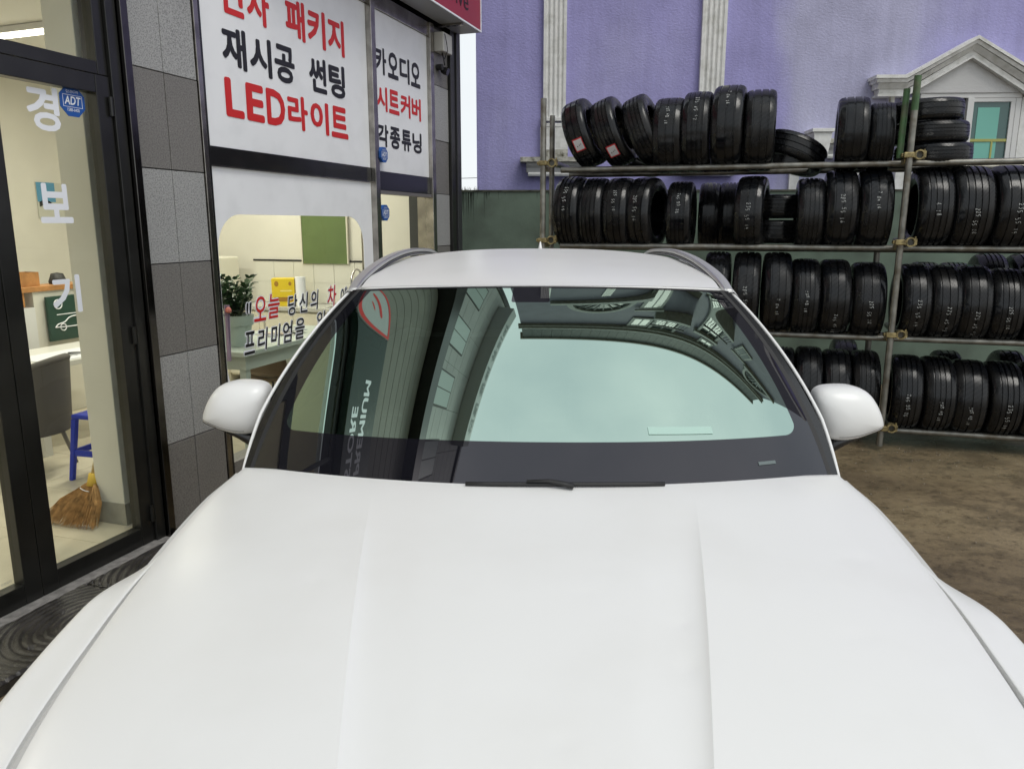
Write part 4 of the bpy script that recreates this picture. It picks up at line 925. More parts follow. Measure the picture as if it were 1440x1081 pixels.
def place_tyre(M, label, style, r, wdt, ch=None, cr=0, grp='used tyres on the scaffold rack'):
    o = bpy.data.objects.new('tyre', TYM[style]); col.objects.link(o)
    k = r/BASE_R; o.matrix_world = RKM @ M @ Matrix.Diagonal((wdt/BASE_W, k, k, 1)); tag(o, label, 'tyre', grp)
    if ch is not None:
        c = bpy.data.objects.new('chalk_marking', CH[(ch*5+tcount[0]*7) % 12]); col.objects.link(c); c.parent = o
        c.rotation_euler = (R(cr), 0, 0); c['kind'] = 'stuff'
    tcount[0] += 1; return o
ORD = ['first','second','third','fourth','fifth','sixth','seventh','eighth','ninth','tenth','eleventh','twelfth','thirteenth']
def stand(x, r, wdt, shelf, label, style, v=RD/2, ch=None, cr=0, yaw=0, roll=0, dz=0):
    h = math.sqrt((r+.028)**2-(RD/2)**2)
    M = Matrix.Translation((x, v, RAILS[shelf]-.01+h+dz)) @ Matrix.Rotation(R(yaw), 4, 'Z') @ Matrix.Rotation(R(roll), 4, 'Y')
    return place_tyre(M @ Matrix.Rotation(R(random.uniform(0, 0)), 4, 'X'), label, style, r, wdt, ch, cr)
# --- top shelf
T1 = [(-1.81,.236,.297),(-1.585,.225,.315),(-1.342,.245,.333),(-1.107,.235,.313),(-.418,.230,.274),(-.212,.180,.252)]
L1 = ['upright tyre right beside the three leaning ones on the top shelf', 'second upright tyre of the group of four on the top shelf', 'tallest upright tyre of the group of four on the top shelf', 'last upright tyre of the group of four, beside the tipped-over tyre on the top shelf',
      'taller of the two upright tyres just left of the middle post on the top shelf', 'smaller upright tyre touching the middle post on the top shelf']
for i, (x, wd, r) in enumerate(T1): stand(x, r, wd, 0, L1[i], (3, 2, 1, 1, 3, 2)[i], ch=(1, 0, 6, None, None, None)[i], cr=(-42, -50, -50, 0, 0, 0)[i], yaw=random.uniform(-5, 2))
lean = [('leaning tyre with a red bordered white label, at the left end of the top shelf', -2.53), ('second leaning tyre on the top shelf, its red label low by the rail', -2.28), ('third leaning tyre on the top shelf, its dark opening showing to the right', -2.01)]
stk_w = mat('label_paper', (.62,.62,.64), .5); stk_r = mat('label_red', (.55,.03,.04), .5)
for i, (lb_, x) in enumerate(lean):
    roll = -19 - i*1.5; r = (.282, .285, .29)[i]
    M = Matrix.Translation((x-.0, .17, RAILS[0]+.035+r*.965)) @ Matrix.Rotation(R(-9), 4, 'Z') @ Matrix.Rotation(R(roll), 4, 'Y')
    o = place_tyre(M, lb_, (3, 0, 0)[i], r, .205)
    if i < 2:
        mb = MB()
        def patch(x0, x1, a0, a1, rr, mi):
            n = 6
            vs = [(xx, -rr*math.cos(R(a0+(a1-a0)*q/n)), rr*math.sin(R(a0+(a1-a0)*q/n))) for q in range(n+1) for xx in (x0, x1)]
            mb.add(vs, [(2*q, 2*q+1, 2*q+3, 2*q+2) for q in range(n)], mi)
        base = -26 - i*14
        patch(-.045, .045, base-10, base+12, BASE_R+.0056, 1); patch(-.037, .037, base-8, base+10, BASE_R+.0066, 0)
        for q, (a, b) in enumerate(((-.02,-.012), (.0, .006), (.015, .02))): patch(a, b, base-2+q, base+q, BASE_R+.0072, 2)
        mb.build('paper_label', [stk_w, stk_r, black_ink], o)
place_tyre(Matrix.Translation((-2.02, .62, RAILS[0]+.27)) @ Matrix.Rotation(R(80), 4, 'Z'), 'tyre behind the leaning ones on the top shelf, only its top edge showing', 1, .30, .2)
place_tyre(Matrix.Translation((-.83, .30, RAILS[0]+.115)) @ Matrix.Rotation(R(-14), 4, 'X') @ Matrix.Rotation(R(90+22), 4, 'Y'), 'tyre tipped over and lying slanted on the top shelf right of the group of four', 1, .20*1.28, .19)
for k, (x, r) in enumerate(((.185, .272), (.150, .266), (.105, .262))):
    place_tyre(Matrix.Translation((x+.0, .24, RAILS[0]+.072+.160*k)) @ Matrix.Rotation(R(90+(-1.5, -1, -2)[k]), 4, 'Y'), ('lowest', 'middle', 'topmost')[k]+' of the three tyres stacked flat on the top shelf right of the post', (2, 2, 3)[k], r, .155)
# --- second shelf
T2 = [(-2.617,.225,.306),(-2.415,.215,.299),(-2.20,.215,.298),(-1.985,.225,.298),(-1.694,.203,.281),(-1.125,.225,.297),(-.688,.205,.286),(-.468,.23,.312),(-.222,.235,.313),(.175,.245,.317),(.430,.265,.319),(.700,.250,.319),(.975,.25,.32),(1.25,.25,.31)]
for i, (x, wd, r) in enumerate(T2):
    lb_ = ('%s tyre from the left end of the second shelf, standing upright' % ORD[i]) if i < 5 else ('upright tyre between the two dark ones and the flat pair, second shelf', 'upright tyre just right of the flat pair on the second shelf', 'second tyre left of the middle post on the second shelf', 'tyre just left of the middle post on the second shelf')[i-5] if i < 9 else '%s tyre right of the middle post on the second shelf' % ORD[i-9]
    stand(x, r, wd, 1, lb_, (2,0,1,1,2,3,0,1,1,0,0,3,1,2)[i], ch=(7,None,4,1,3,0,None,5,2,1,0,6,5,2)[i], cr=(-42,-35,-38,-28,-38,-15,-25,-22,-25,-8,0,-6,-10,-5)[i], yaw=(-6,-5,-6,-14,-3,-8,0,0,0,2,2,2,2,2)[i])
for i, x in enumerate((-1.50, -1.33)): stand(x+.02, .285, .18, 1, ('left', 'right')[i]+' one of two dark tyres set back on the second shelf', 2, v=.62)
for k in range(2): place_tyre(Matrix.Translation((-.93+.01*k, .42, RAILS[1]+.12+.205*k)) @ Matrix.Rotation(R(90), 4, 'Y'), ('lower', 'upper')[k]+' tyre of the flat pair on the second shelf', 2, .27, .19)
# --- third shelf
T3 = [(-1.37,.205,.342),(-1.133,.215,.346),(-.901,.216,.347),(-.684,.212,.316),(-.462,.218,.315),(-.212,.24,.306),(.118,.205,.302),(.321,.213,.299),(.535,.215,.300),(.752,.22,.290),(.975,.22,.295),(1.2,.22,.30)]
for i, (x, wd, r) in enumerate(T3):
    lb_ = '%s tyre left of the middle post on the third shelf' % ORD[5-i] if i < 6 else '%s tyre right of the middle post on the third shelf' % ORD[i-6]
    stand(x, min(r, .33), wd, 2, lb_, (2,1,1,0,1,3,1,3,3,0,1,2)[i], ch=(None,5,2,0,3,1,7,2,3,5,0,1)[i], cr=(0,-12,4,-14,18,-4,-8,0,6,-4,0,0)[i], yaw=random.uniform(-3, 3), dz=(.02 if r > .33 else 0))
for i, (x, r) in enumerate(((.29, .30), (.51, .30), (.76, .335), (1.02, .335))): stand(x, r, .215, 2, 'set-back tyre on the third shelf, %s of those right of the post' % ORD[i], 0, v=.62)
# --- bottom shelf
T4 = [(-.81,.19,.319),(-.605,.205,.325),(-.395,.205,.318),(-.175,.207,.318),(.13,.223,.308),(.353,.223,.307),(.583,.232,.299),(.815,.230,.299),(1.05,.23,.30),(1.28,.23,.30)]
for i, (x, wd, r) in enumerate(T4):
    lb_ = '%s tyre left of the middle post on the bottom shelf' % ORD[3-i] if i < 4 else '%s tyre right of the middle post on the bottom shelf' % ORD[i-4]
    stand(x, r, wd, 3, lb_, (0,1,1,2,0,0,1,2,3,1)[i], ch=(None,1,3,5,1,6,7,0,2,4)[i], cr=(0,4,2,4,-8,0,4,-2,0,0)[i], yaw=random.uniform(-3, 3))
for i, (x, r) in enumerate(((-.28, .33), (.53, .30), (.99, .31))): stand(x, r, .2, 3, ('set-back tyre left of the post on the bottom shelf', 'set-back tyre right of the post on the bottom shelf', 'set-back tyre at the right of the bottom shelf')[i], 1, v=.62)

# ============================================================ CAR
CX = -.01
car = thing('white_suv', 'pearl white SUV with satin chrome roof rails and green tinted windshield parked in the yard', 'car', (CX, 2.8, 0))
def cm(p): return (p[0], p[1]-2.8, p[2])
XE = [(.55,.60),(.8,.745),(1.05,.823),(1.4,.866),(1.74,.884),(1.95,.874),(2.125,.849),(2.4,.872),(3.0,.880),(4.3,.85),(4.8,.78),(5.05,.68)]
ZE = [(.55,.775),(.8,.845),(1.05,.90),(1.4,.955),(1.74,1.0),(2.125,1.06),(2.6,1.07),(3.2,1.08),(4.3,1.12),(4.8,1.12),(5.05,1.04)]
ZC = [(.55,.86),(.8,.925),(.99,.968),(1.4,1.040),(1.7,1.078),(1.9,1.10),(2.125,1.106)]
XB = [(.55,.70),(.7,.84),(.9,.94),(1.1,.982),(1.4,1.0),(1.75,.985),(2.1,.948),(3.0,.95),(4.1,.965),(4.6,.93),(4.9,.86),(5.05,.74)]
XC = [(.55,.185),(.8,.232),(1.05,.277),(1.3,.319),(1.55,.357),(1.8,.391),(2.1,.428)]
def yrear(x): return 1.895 + .30*x*x
def yfront(x): return .56 + .34*abs(x/.72)**2.6*.55
def hood_z(x, y):
    xe = interp(XE, y); t = min(1, abs(x)/xe); zc, ze = interp(ZC, y), interp(ZE, y); z = zc-(zc-ze)*(.50*t*t+.50*t**5)
    xc = interp(XC, y)+(.020 if x < 0 else 0); aa = min(1, max(0, (1.90-y)/.55)); amp = .0145*aa*aa*(3-2*aa); d = xc-abs(x)
    if d > 0: z -= amp*(1-math.exp(-(d/.022)))*(.55+.45*max(0, 1-d/.12) if True else 1)
    for (bx_, by_, br_2, ba) in ((.72,1.62,.020,.0026),(.66,1.60,.010,.0014),(.60,1.33,.016,.0024),(.10,1.42,.012,.002),(.27,1.22,.018,.0018),(.28,1.34,.014,.0018),(.05,1.05,.014,.002),(-.45,1.45,.015,.002),(-.52,1.12,.02,.0018)):
        q = ((x-bx_)**2+(y-by_)**2)/br_2**2
        if q < 6: z -= ba*math.exp(-q)
    return z
def hood():
    # columns: dense near the two creases
    ss = []
    for a, b, n in ((-1, -.5, 34), (-.5, 0, 34), (0, .5, 34), (.5, 1, 34)):
        for k in range(n):
            t = k/n
            if b == -.5: t = 1-(1-t)**1.8
            elif a == -.5: t = t**1.8
            elif b == .5: t = 1-(1-t)**1.8
            else: t = t**1.8
            ss.append(a+(b-a)*t)
    ss.append(1.0); nr = 110; mb = MB(); vs = []
    for j in range(nr):
        r_ = j/(nr-1)
        for s in ss:
            # iterate: y depends on x
            y = yfront(0)*(1-r_)+1.9*r_
            for _ in range(3):
                xe, xc = interp(XE, y), interp(XC, y)+(.020 if s < 0 else 0)
                x = (abs(s)/.5*xc if abs(s) <= .5 else xc+(abs(s)-.5)/.5*(xe-xc))*(1 if s > 0 else -1)
                y = yfront(x)*(1-r_)+yrear(x)*r_
            vs.append((x, y, hood_z(x, y)))
    n = len(ss); fs = [(j*n+i, j*n+i+1, (j+1)*n+i+1, (j+1)*n+i) for j in range(nr-1) for i in range(n-1)]
    mb.add([cm(p) for p in vs], fs)
    # rolled-down flange on the sides and ends
    def flange(idx, dx, dy):
        pts = [vs[i] for i in idx]; m_ = len(pts); prof = [(0, 0), (.0022, -.0015), (.0035, -.005), (.0035, -.018)]
        V = [cm((p[0]+(dx*(1 if p[0] > 0 else -1) if dx else 0)*a, p[1]+dy*a, p[2]+b)) for p in pts for a, b in prof]; k = 4
        F = [(i*k+q, (i+1)*k+q, (i+1)*k+q+1, i*k+q+1) for i in range(m_-1) for q in range(k-1)]
        mb.add(V, F if (dx and pts[0][0] > 0) or dy < 0 else [f[::-1] for f in F])
    flange([j*n for j in range(nr)], 1, 0); flange([j*n+n-1 for j in range(nr)], 1, 0)
    flange(list(range((nr-1)*n, nr*n)), 0, 1); flange(list(range(n)), 0, -1)
    o = mb.build('hood', paint, car, smooth=True)
    bm = bmesh.new(); bm.from_mesh(o.data); bmesh.ops.remove_doubles(bm, verts=bm.verts, dist=.0001); bmesh.ops.recalc_face_normals(bm, faces=bm.faces); bm.to_mesh(o.data); bm.free()
    # sharp crease line
    return o
hood()
def arch(y):
    z = .24
    for yc in (1.42, 4.15):
        d = .405**2-(y-yc)**2
        if d > 0: z = max(z, .36+math.sqrt(d))
    return z
def section(y, sgn):
    xe, ze, xb = interp(XE, y)+.0115+.013*min(1, max(0, (1.7-y)/.7)), interp(ZE, y)-.003, interp(XB, y); xb = max(xb, xe+.012)
    kk = min(1, max(0, (y-1.50)/.34)); kk = kk*kk*(3-2*kk); dr = .045*kk*min(1, max(0, (2.6-y)/.45))
    g = xb-xe
    pts = [(xe-.001, ze-.030), (xe-.001, ze-.008-dr*.35), (xe+.002, ze-.003-dr*.35), (xe+g*.40, ze-.014-dr), (xe+g*.78, ze-.026-dr*1.6), (xe+g*.95, ze-.055-dr*1.8), (xb, ze-.115-dr*1.5), (xb-.004, ze-.25), (xb-.012, .70), (xb-.022, .58), (xb+.002, .46), (xb-.015, .34), (xb-.05, .24)]
    out = catmull([Vector((x, z, 0)) for x, z in pts[:2]], 1)[:1]+catmull([Vector((x, z, 0)) for x, z in pts[1:]], 5)
    lo = arch(y); res = []
    for p in out:
        z = p.y; x = p.x
        if z < lo: z = lo
        res.append((sgn*x, y, z))
    return res
def side_panel(name, y0, y1, sgn, n):
    secs = [section(y0+(y1-y0)*k/(n-1), sgn) for k in range(n)]; m_ = len(secs[0])
    V = [cm(p) for s in secs for p in s]; F = [(k*m_+j, (k+1)*m_+j, (k+1)*m_+j+1, k*m_+j+1) for k in range(n-1) for j in range(m_-1)]
    if sgn < 0: F = [f[::-1] for f in F]
    mb = MB(); mb.add(V, F); o = mb.build(name, paint, car, smooth=True); return o
for sgn in (-1, 1):
    side_panel('fender', .925, 2.18, sgn, 90); side_panel('front_door', 2.186, 3.20, sgn, 30); side_panel('rear_door', 3.206, 3.98, sgn, 30); side_panel('rear_quarter', 3.986, 5.05, sgn, 60)
    # channel floor beneath the hood gap, shade of the gap put into its grey
    V = []; 
    for k in range(60):
        y = .62+1.5*k/59; xe, ze = interp(XE, y), interp(ZE, y); V += [cm((sgn*(xe-.03), y, ze-.017)), cm((sgn*(xe+.030), y, ze-.021))]
    F = [(2*k, 2*k+2, 2*k+3, 2*k+1) if sgn < 0 else (2*k, 2*k+1, 2*k+3, 2*k+2) for k in range(59)]; mb = MB(); mb.add(V, F); mb.build('hood_gutter', mat('shaded_gutter_grey', (.55,.545,.53), .5), car, smooth=True)
    for yd in (2.95, 3.80):
        MB().tube([cm((sgn*(interp(XB, yd)+.0), yd-.11, .93)), cm((sgn*(interp(XB, yd)+.035), yd-.08, .94)), cm((sgn*(interp(XB, yd)+.035), yd+.08, .94)), cm((sgn*interp(XB, yd), yd+.11, .93))], .013, 10).build('door_handle', chrome, car, smooth=True)
    for yc in (1.42, 4.15):
        MB().tube([cm((sgn*(interp(XB, yc)-.004), yc+.40*math.cos(R(a)), .36+.40*math.sin(R(a)))) for a in range(-10, 191, 8)], .03, 8, sx=.6).build('wheel_arch_trim', matte_black, car, smooth=True)
        wh = empty('wheel', cm((sgn*(interp(XB, yc)-.12), yc, .345)), parent=car)
        t_ = bpy.data.objects.new('tyre', TYM[1]); col.objects.link(t_); t_.parent = wh; k = .345/BASE_R; t_.scale = (1.1, k, k)
        rim = MB(); rim.lathe([(.01, .06), (.05, .07), (.06, .055), (.22, .04), (.235, .09), (.232, -.09)], 40, Matrix.Rotation(R(90*sgn), 4, 'Y')); rim.build('rim', chrome, wh, smooth=True, angle=40)
        for s5 in range(5):
            MB().box(-.022, .022, .05, .23, .05, .085, M=Matrix.Rotation(R(90*sgn), 4, 'Y') @ Matrix.Rotation(R(72*s5), 4, 'Z')).build('spoke', chrome, wh, bevel=.006)
    MB().prism([(1.86, .20), (3.72, .20), (3.72, .34), (1.86, .34)], sgn*.90, sgn*.955, 'x', M=Matrix.Translation((0, -2.8, 0))).build('sill_trim', matte_black, car, bevel=.01)
# underbody, front and rear ends
bx('underbody', -.80, .80, 1.0-2.8, 4.7-2.8, .20, .34, matte_black, car)
for nm, yc in (('wheel_well', 1.42), ('wheel_well', 4.15)):
    bx(nm, -.70, .70, yc-.40-2.8, yc+.40-2.8, .345, .76, matte_black, car)
def front_panel(name, z0, z1, m_, yo=0, xs=.80, n=30, par=None):
    def f(u, v):
        x = -xs+2*xs*u; top = z1 if z1 else hood_z(min(abs(x), .70)*(1 if x > 0 else -1), max(.57, yfront(x)))-.006-.30*max(0, abs(x)-.7); z = z0+(top-z0)*v; return cm((x, yfront(x)-.035+yo-.05*math.sin(math.pi*(z-.2)/.7)+.02, z))
    return MB().grid(f, n, 10).build(name, m_, par or car, smooth=True)
front_panel('front_bumper', .22, .56, paint, -.03, .935, 60); front_panel('grille', .561, .74, gloss_black, -.02, .48); front_panel('front_fascia', .561, None, paint, .01, .94, 60)
for z in (.59, .63, .67, .71): front_panel('grille_bar', z, z+.012, chrome, -.028, .46)
for sgn in (-1, 1):
    MB().grid(lambda u, v: cm((sgn*(.50+.26*u), yfront(.50+.26*u)-.050, .66+.09*v+.03*u)), 10, 6, flip=sgn < 0).build('headlight', mat('headlight_lens', (.5,.52,.55), .05, coat=1), car, smooth=True)
    MB().grid(lambda u, v: cm((sgn*(.42+.34*u), 5.06-.10*u*u, .86+.14*v)), 10, 6).build('taillight', mat('red_lens', (.35,.01,.01), .1, coat=1), car, smooth=True)
MB().grid(lambda u, v: cm((-.80+1.6*u, 5.08-.14*abs(2*u-1)**3, .25+.60*v)), 30, 8).build('rear_bumper', paint, car, smooth=True)
MB().grid(lambda u, v: cm((-.74+1.48*u, 5.05-.12*abs(2*u-1)**3-.05*v, .84+.24*v)), 30, 8).build('tailgate', paint, car, smooth=True)
bx('license_plate', -.26, .26, 5.09-2.8, 5.10-2.8, .60, .71, white_ink, car)

# windshield
def EDGE(v):  # glass edge (right side)
    a, b, c = Vector((.822, 2.10, 1.055)), Vector((.764, 2.40, 1.300)), Vector((.618, 2.665, 1.528))
    P1 = 2*b - (a+c)/2; return a*(1-v)**2+2*P1*v*(1-v)+c*v*v
def CEN(v):
    a, b, c = Vector((0, 1.845, 1.075)), Vector((0, 2.205, 1.335)), Vector((0, 2.60, 1.547)); P1 = 2*b-(a+c)/2; return a*(1-v)**2+2*P1*v*(1-v)+c*v*v
def GL(t, v, off=0):
    e, c = EDGE(v), CEN(v); k = .75*t*t+.25*t**4
    return Vector((t*e.x, c.y+(e.y-c.y)*k, c.z+(e.z-c.z)*k))
def ws_mat():
    m = bpy.data.materials.new('green_tinted_windshield'); m.use_nodes = True; t = m.node_tree; t.nodes.clear()
    o = t.nodes.new('ShaderNodeOutputMaterial'); uv = t.nodes.new('ShaderNodeUVMap')
    tr = t.nodes.new('ShaderNodeBsdfTransparent'); tr.inputs['Color'].default_value = (.16, .24, .20, 1)
    gl = t.nodes.new('ShaderNodeBsdfGlossy'); gl.inputs['Roughness'].default_value = .0; gl.inputs['Color'].default_value = (.74, .95, .83, 1)
    mxx = t.nodes.new('ShaderNodeMixShader'); mxx.inputs['Fac'].default_value = .72; t.links.new(tr.outputs[0], mxx.inputs[1]); t.links.new(gl.outputs[0], mxx.inputs[2])
    fr_ = t.nodes.new('ShaderNodeBsdfPrincipled'); fr_.inputs['Base Color'].default_value = (.008, .008, .011, 1); fr_.inputs['Roughness'].default_value = .01; fr_.inputs['IOR'].default_value = 1.75; fr_.inputs['Specular Tint'].default_value = (.95, .93, 1, 1)
    def N(op, a, b=None, vec=False):
        k = t.nodes.new('ShaderNodeVectorMath' if vec else 'ShaderNodeMath'); k.operation = op
        for i, q in enumerate((a, b)):
            if q is None: continue
            if isinstance(q, (int, float, tuple)): k.inputs[i].default_value = q
            else: t.links.new(q, k.inputs[i])
        return k.outputs['Value'] if vec and op == 'LENGTH' else k.outputs[0]
    # uv is in metres on the developed glass, origin at the centre line base
    def rbox(cx, cy, bx_, by_, r):
        d = N('SUBTRACT', uv.outputs['UV'], (cx, cy, 0), True); a = N('ABSOLUTE', d, None, True)
        q = N('SUBTRACT', a, (bx_-r, by_-r, 0), True); mq = N('MAXIMUM', q, (0, 0, 0), True); return N('SUBTRACT', N('LENGTH', mq, None, True), r)
    clear = rbox(0, FR_V0+2, FR_T, 2, .055)     # >0 : outside of the clear area
    m1 = N('GREATER_THAN', clear, 0)
    hs = rbox(HS_C, 1.0, HS_W, 1-HS_V, .012); m2 = N('LESS_THAN', hs, 0)
    top = N('GREATER_THAN', N('MULTIPLY', (sepy := None) or sep(t, uv), 1), 0.985)
    msk = N('MAXIMUM', m1, N('MAXIMUM', m2, top))
    fin = t.nodes.new('ShaderNodeMixShader'); t.links.new(msk, fin.inputs['Fac']); t.links.new(mxx.outputs[0], fin.inputs[1]); t.links.new(fr_.outputs[0], fin.inputs[2])
    t.links.new(fin.outputs[0], o.inputs['Surface']); return m
def sep(t, uv):
    s = t.nodes.new('ShaderNodeSeparateXYZ'); t.links.new(uv.outputs['UV'], s.inputs[0]); return s.outputs['Y']
# uv: U = t, V = v
FR_V0, FR_T, HS_C, HS_W, HS_V = .195, .93, -.04, .095, .885
WSM = ws_mat()
def windshield():
    nu, nv = 90, 70; mb = MB(); mb.grid(lambda a, b: cm(GL(2*a-1, b)), nu, nv); o = mb.build('windshield', WSM, car, smooth=True); me = o.data
    uvl = me.uv_layers.new(name='UVMap')
    for lp in me.loops:
        i = lp.vertex_index % nu; j = lp.vertex_index//nu; uvl.data[lp.index].uv = (2*i/(nu-1)-1, j/(nv-1))
    return o
wso = windshield()
def glass_patch(name, t0, t1, v0, v1, m_, sk=.0):
    def f(a, b):
        t = t0+(t1-t0)*a; v = v0+(v1-v0)*b+sk*a; p = GL(t, v); nn = (GL(t+.01, v)-p).cross(GL(t, v+.01)-p).normalized(); return cm(p+nn*.0015)
    MB().grid(f, 8, 3).build(name, m_, wso, smooth=True)
glass_patch('inspection_sticker', .375, .60, .222, .252, mat('mint_paper', (.42,.60,.53), .3), -.004)
glass_patch('serial_number_window', .735, .80, .085, .098, mat('grey_green_print', (.13,.16,.16), .3))
# A pillars
for sgn in (-1, 1):
    n = 24
    def row(k, off):   # off: outward offset list
        v = k/(n-1); e = EDGE(v); d = (EDGE(min(1, v+.01))-EDGE(max(0, v-.01))).normalized(); out = Vector((1, .25, -.15)).normalized(); return e, d, out
    def strip(name, a0, z0, a1, z1, m_, thick=None):
        V = []
        for k in range(n):
            e, d, out = row(k, 0); tp = (1-.25*k/(n-1))*(.72+.28*min(1, k/5)); up = Vector((0, -.45, .85))
            p = e+out*a0*tp+up*z0; q = e+out*a1*tp+up*z1
            V += [cm((sgn*p.x, p.y, p.z)), cm((sgn*q.x, q.y, q.z))]
        F = [(2*k, 2*k+1, 2*k+3, 2*k+2) if sgn > 0 else (2*k, 2*k+2, 2*k+3, 2*k+1) for k in range(n-1)]
        mb = MB(); mb.add(V, F); return mb.build(name, m_, car, smooth=True)
    strip('glass_seal', -.004, .001, .012, .004, rubber); strip('pillar_cover', .012, .0035, .040, .003, gloss_black); strip('pillar_cover', .040, .003, .048, -.010, gloss_black)
    MB().tube([cm((sgn*(EDGE(k/(n-1)).x+.054*(1-.2*max(0,k)/(n-1))*(.62+.38*min(1, max(0,k)/6))), EDGE(k/(n-1)).y+.018, EDGE(k/(n-1)).z-.008)) for k in range(-2, n)], .0055, 8).build('pillar_edge', paint, car, smooth=True)
    strip('pillar_side', .050, -.012, .075, -.09, gloss_black)
# roof
WR = [(2.60,.612),(2.8,.625),(3.0,.632),(3.6,.635),(4.3,.61),(4.78,.56)]
ZR = [(2.58,1.545),(2.75,1.574),(3.0,1.601),(3.3,1.622),(3.75,1.634),(4.2,1.618),(4.78,1.555)]
def roof_pt(u, v):
    s = 2*u-1; y0 = 2.602+.068*s*s; y = y0+(4.78-y0)*v; W_ = interp(WR, y); zc = interp(ZR, y-.068*s*s*(1-v)*.6); drop = (.018+.022*min(1, v*3))
    return cm((s*W_, y, zc-drop*abs(s)**2.6))
MB().grid(roof_pt, 60, 60).build('roof', paint, car, smooth=True)
MB().tube([cm(Vector((roof_pt(k/30, 0)[0], roof_pt(k/30, 0)[1]+2.8+.004, roof_pt(k/30, 0)[2]-.006))) for k in range(31)], .006, 8).build('header_edge', paint, car, smooth=True)
MB().tube([cm(GL(-1+2*k/30, 1)+Vector((0, -.003, -.004))) for k in range(31)], .004, 6).build('header_seal', rubber, car, smooth=True)
for sgn in (-1, 1):
    # cant rail: from the roof edge out and down to the side glass
    secs = []
    for k in range(40):
        v = k/39; p = Vector(roof_pt(1, v)); z = p.z
        secs.append([(sgn*(p.x+a), p.y, z+b) for a, b in ((0, 0), (.006, -.012), (.022, -.014), (.05, -.012), (.068, -.03), (.075, -.05))])
    V = [q for s in secs for q in s]; F = [(k*6+j, (k+1)*6+j, (k+1)*6+j+1, k*6+j+1) for k in range(39) for j in range(5)]
    if sgn < 0: F = [f[::-1] for f in F]
    mb = MB(); mb.add(V, F); mb.build('cant_rail', paint, car, smooth=True)
    # roof rail
    RP = catmull([Vector(p) for p in [(.652, 2.68, 1.524), (.650, 2.80, 1.555), (.646, 3.0, 1.585), (.640, 3.3, 1.612), (.630, 3.7, 1.626), (.616, 4.15, 1.615), (.602, 4.5, 1.585)]], 6)
    rr = [.016+.008*min(1, (k/8))**.7 if k < 8 else .024 if k < len(RP)-6 else .024*(len(RP)-k)/7+.006 for k in range(len(RP))]
    MB().tube([cm((sgn*p.x, p.y, p.z)) for p in RP], rr, 14, sx=.95, sz=.42).build('roof_rail', mat('brushed_rail_aluminium', (.62,.62,.61), .45, .7), car, smooth=True)
    MB().tube([cm((sgn*(p.x-rr[k_]*.72), p.y, p.z+rr[k_]*.30)) for k_, p in enumerate(RP)], .0028, 6).build('rail_bright_edge', chrome, car, smooth=True)
    MB().tube([cm((sgn*(p.x-.004), p.y, p.z-.016)) for p in RP], [q*.9 for q in rr], 10, sx=1, sz=.4).build('rail_base', gloss_black, car, smooth=True)
    # side windows
    def gpt(u, v):
        y = 2.32+(4.72-2.32)*u; top = Vector(roof_pt(1, max(0, min(1, (y-2.69)/(4.78-2.69)))))
        zt = top.z-.05; xt = top.x+.072
        if y < 2.72: e = EDGE((y-2.10)/.565); zt = min(zt, e.z-.03); xt = e.x+.05
        zb = interp(ZE, y)-.002; xb_ = interp(XE, y)+.012
        return (sgn*(xb_+(xt-xb_)*v), y-2.8, zb+(max(zt, zb+.01)-zb)*v)
    MB().grid(gpt, 50, 10, flip=sgn < 0).build('side_window', mat('dark_side_glass', (.01,.012,.012), .03, spec=.8), car, smooth=True)
    for yp in (3.22, 4.02):
        u = (yp-2.32)/2.4; MB().tube([Vector(gpt(u, k/6))+Vector((sgn*.004, 0, 0)) for k in range(7)], .028, 8, sx=.25).build('door_pillar', gloss_black, car, smooth=True)
    MB().tube([Vector(gpt(k/30, 0))+Vector((sgn*.006, 0, .003)) for k in range(31)], .008, 8).build('belt_trim', chrome, car, smooth=True)
MB().grid(lambda u, v: cm((-(.56+.16*v)+2*(.56+.16*v)*u, 4.79+.20*v-.05*(2*u-1)**2, 1.53-.45*v)), 30, 14).build('rear_window', MATS['dark_side_glass'], car, smooth=True)
MB().lathe([(.001, .052), (.006, .045), (.017, .0), (.020, -.03)], 16, Matrix.Translation(cm((.0, 4.36, 1.606))) @ Matrix.Diagonal((.8, 1.6, 1, 1))).build('antenna_fin', paint, car, smooth=True)
# wipers, cowl
MB().grid(lambda u, v: cm((-.86+1.72*u, yrear(-.86+1.72*u)-.03+.09*v, 1.045-.054*(-.86+1.72*u)**2-.02*v+.01)), 30, 4).build('cowl', matte_black, car, smooth=True)
def wiper(pts, arm):
    MB().tube([cm(GL(t, v)+Vector((0, -.006, .009))) for t, v in pts], .0058, 6).build('wiper_blade', matte_black, car, smooth=True)
    MB().tube([cm(GL(t, v)+Vector((0, -.010, .017))) for i, (t, v) in enumerate(arm)], [.011, .010, .008, .005][:len(arm)], 8, sx=1, sz=.6).build('wiper_arm', matte_black, car, smooth=True)
wiper([(-.22+.62*k/10, .032+.005*math.sin(k/10*3)) for k in range(11)], [(.115, .022), (.08, .032), (.04, .040), (-.03, .038)])
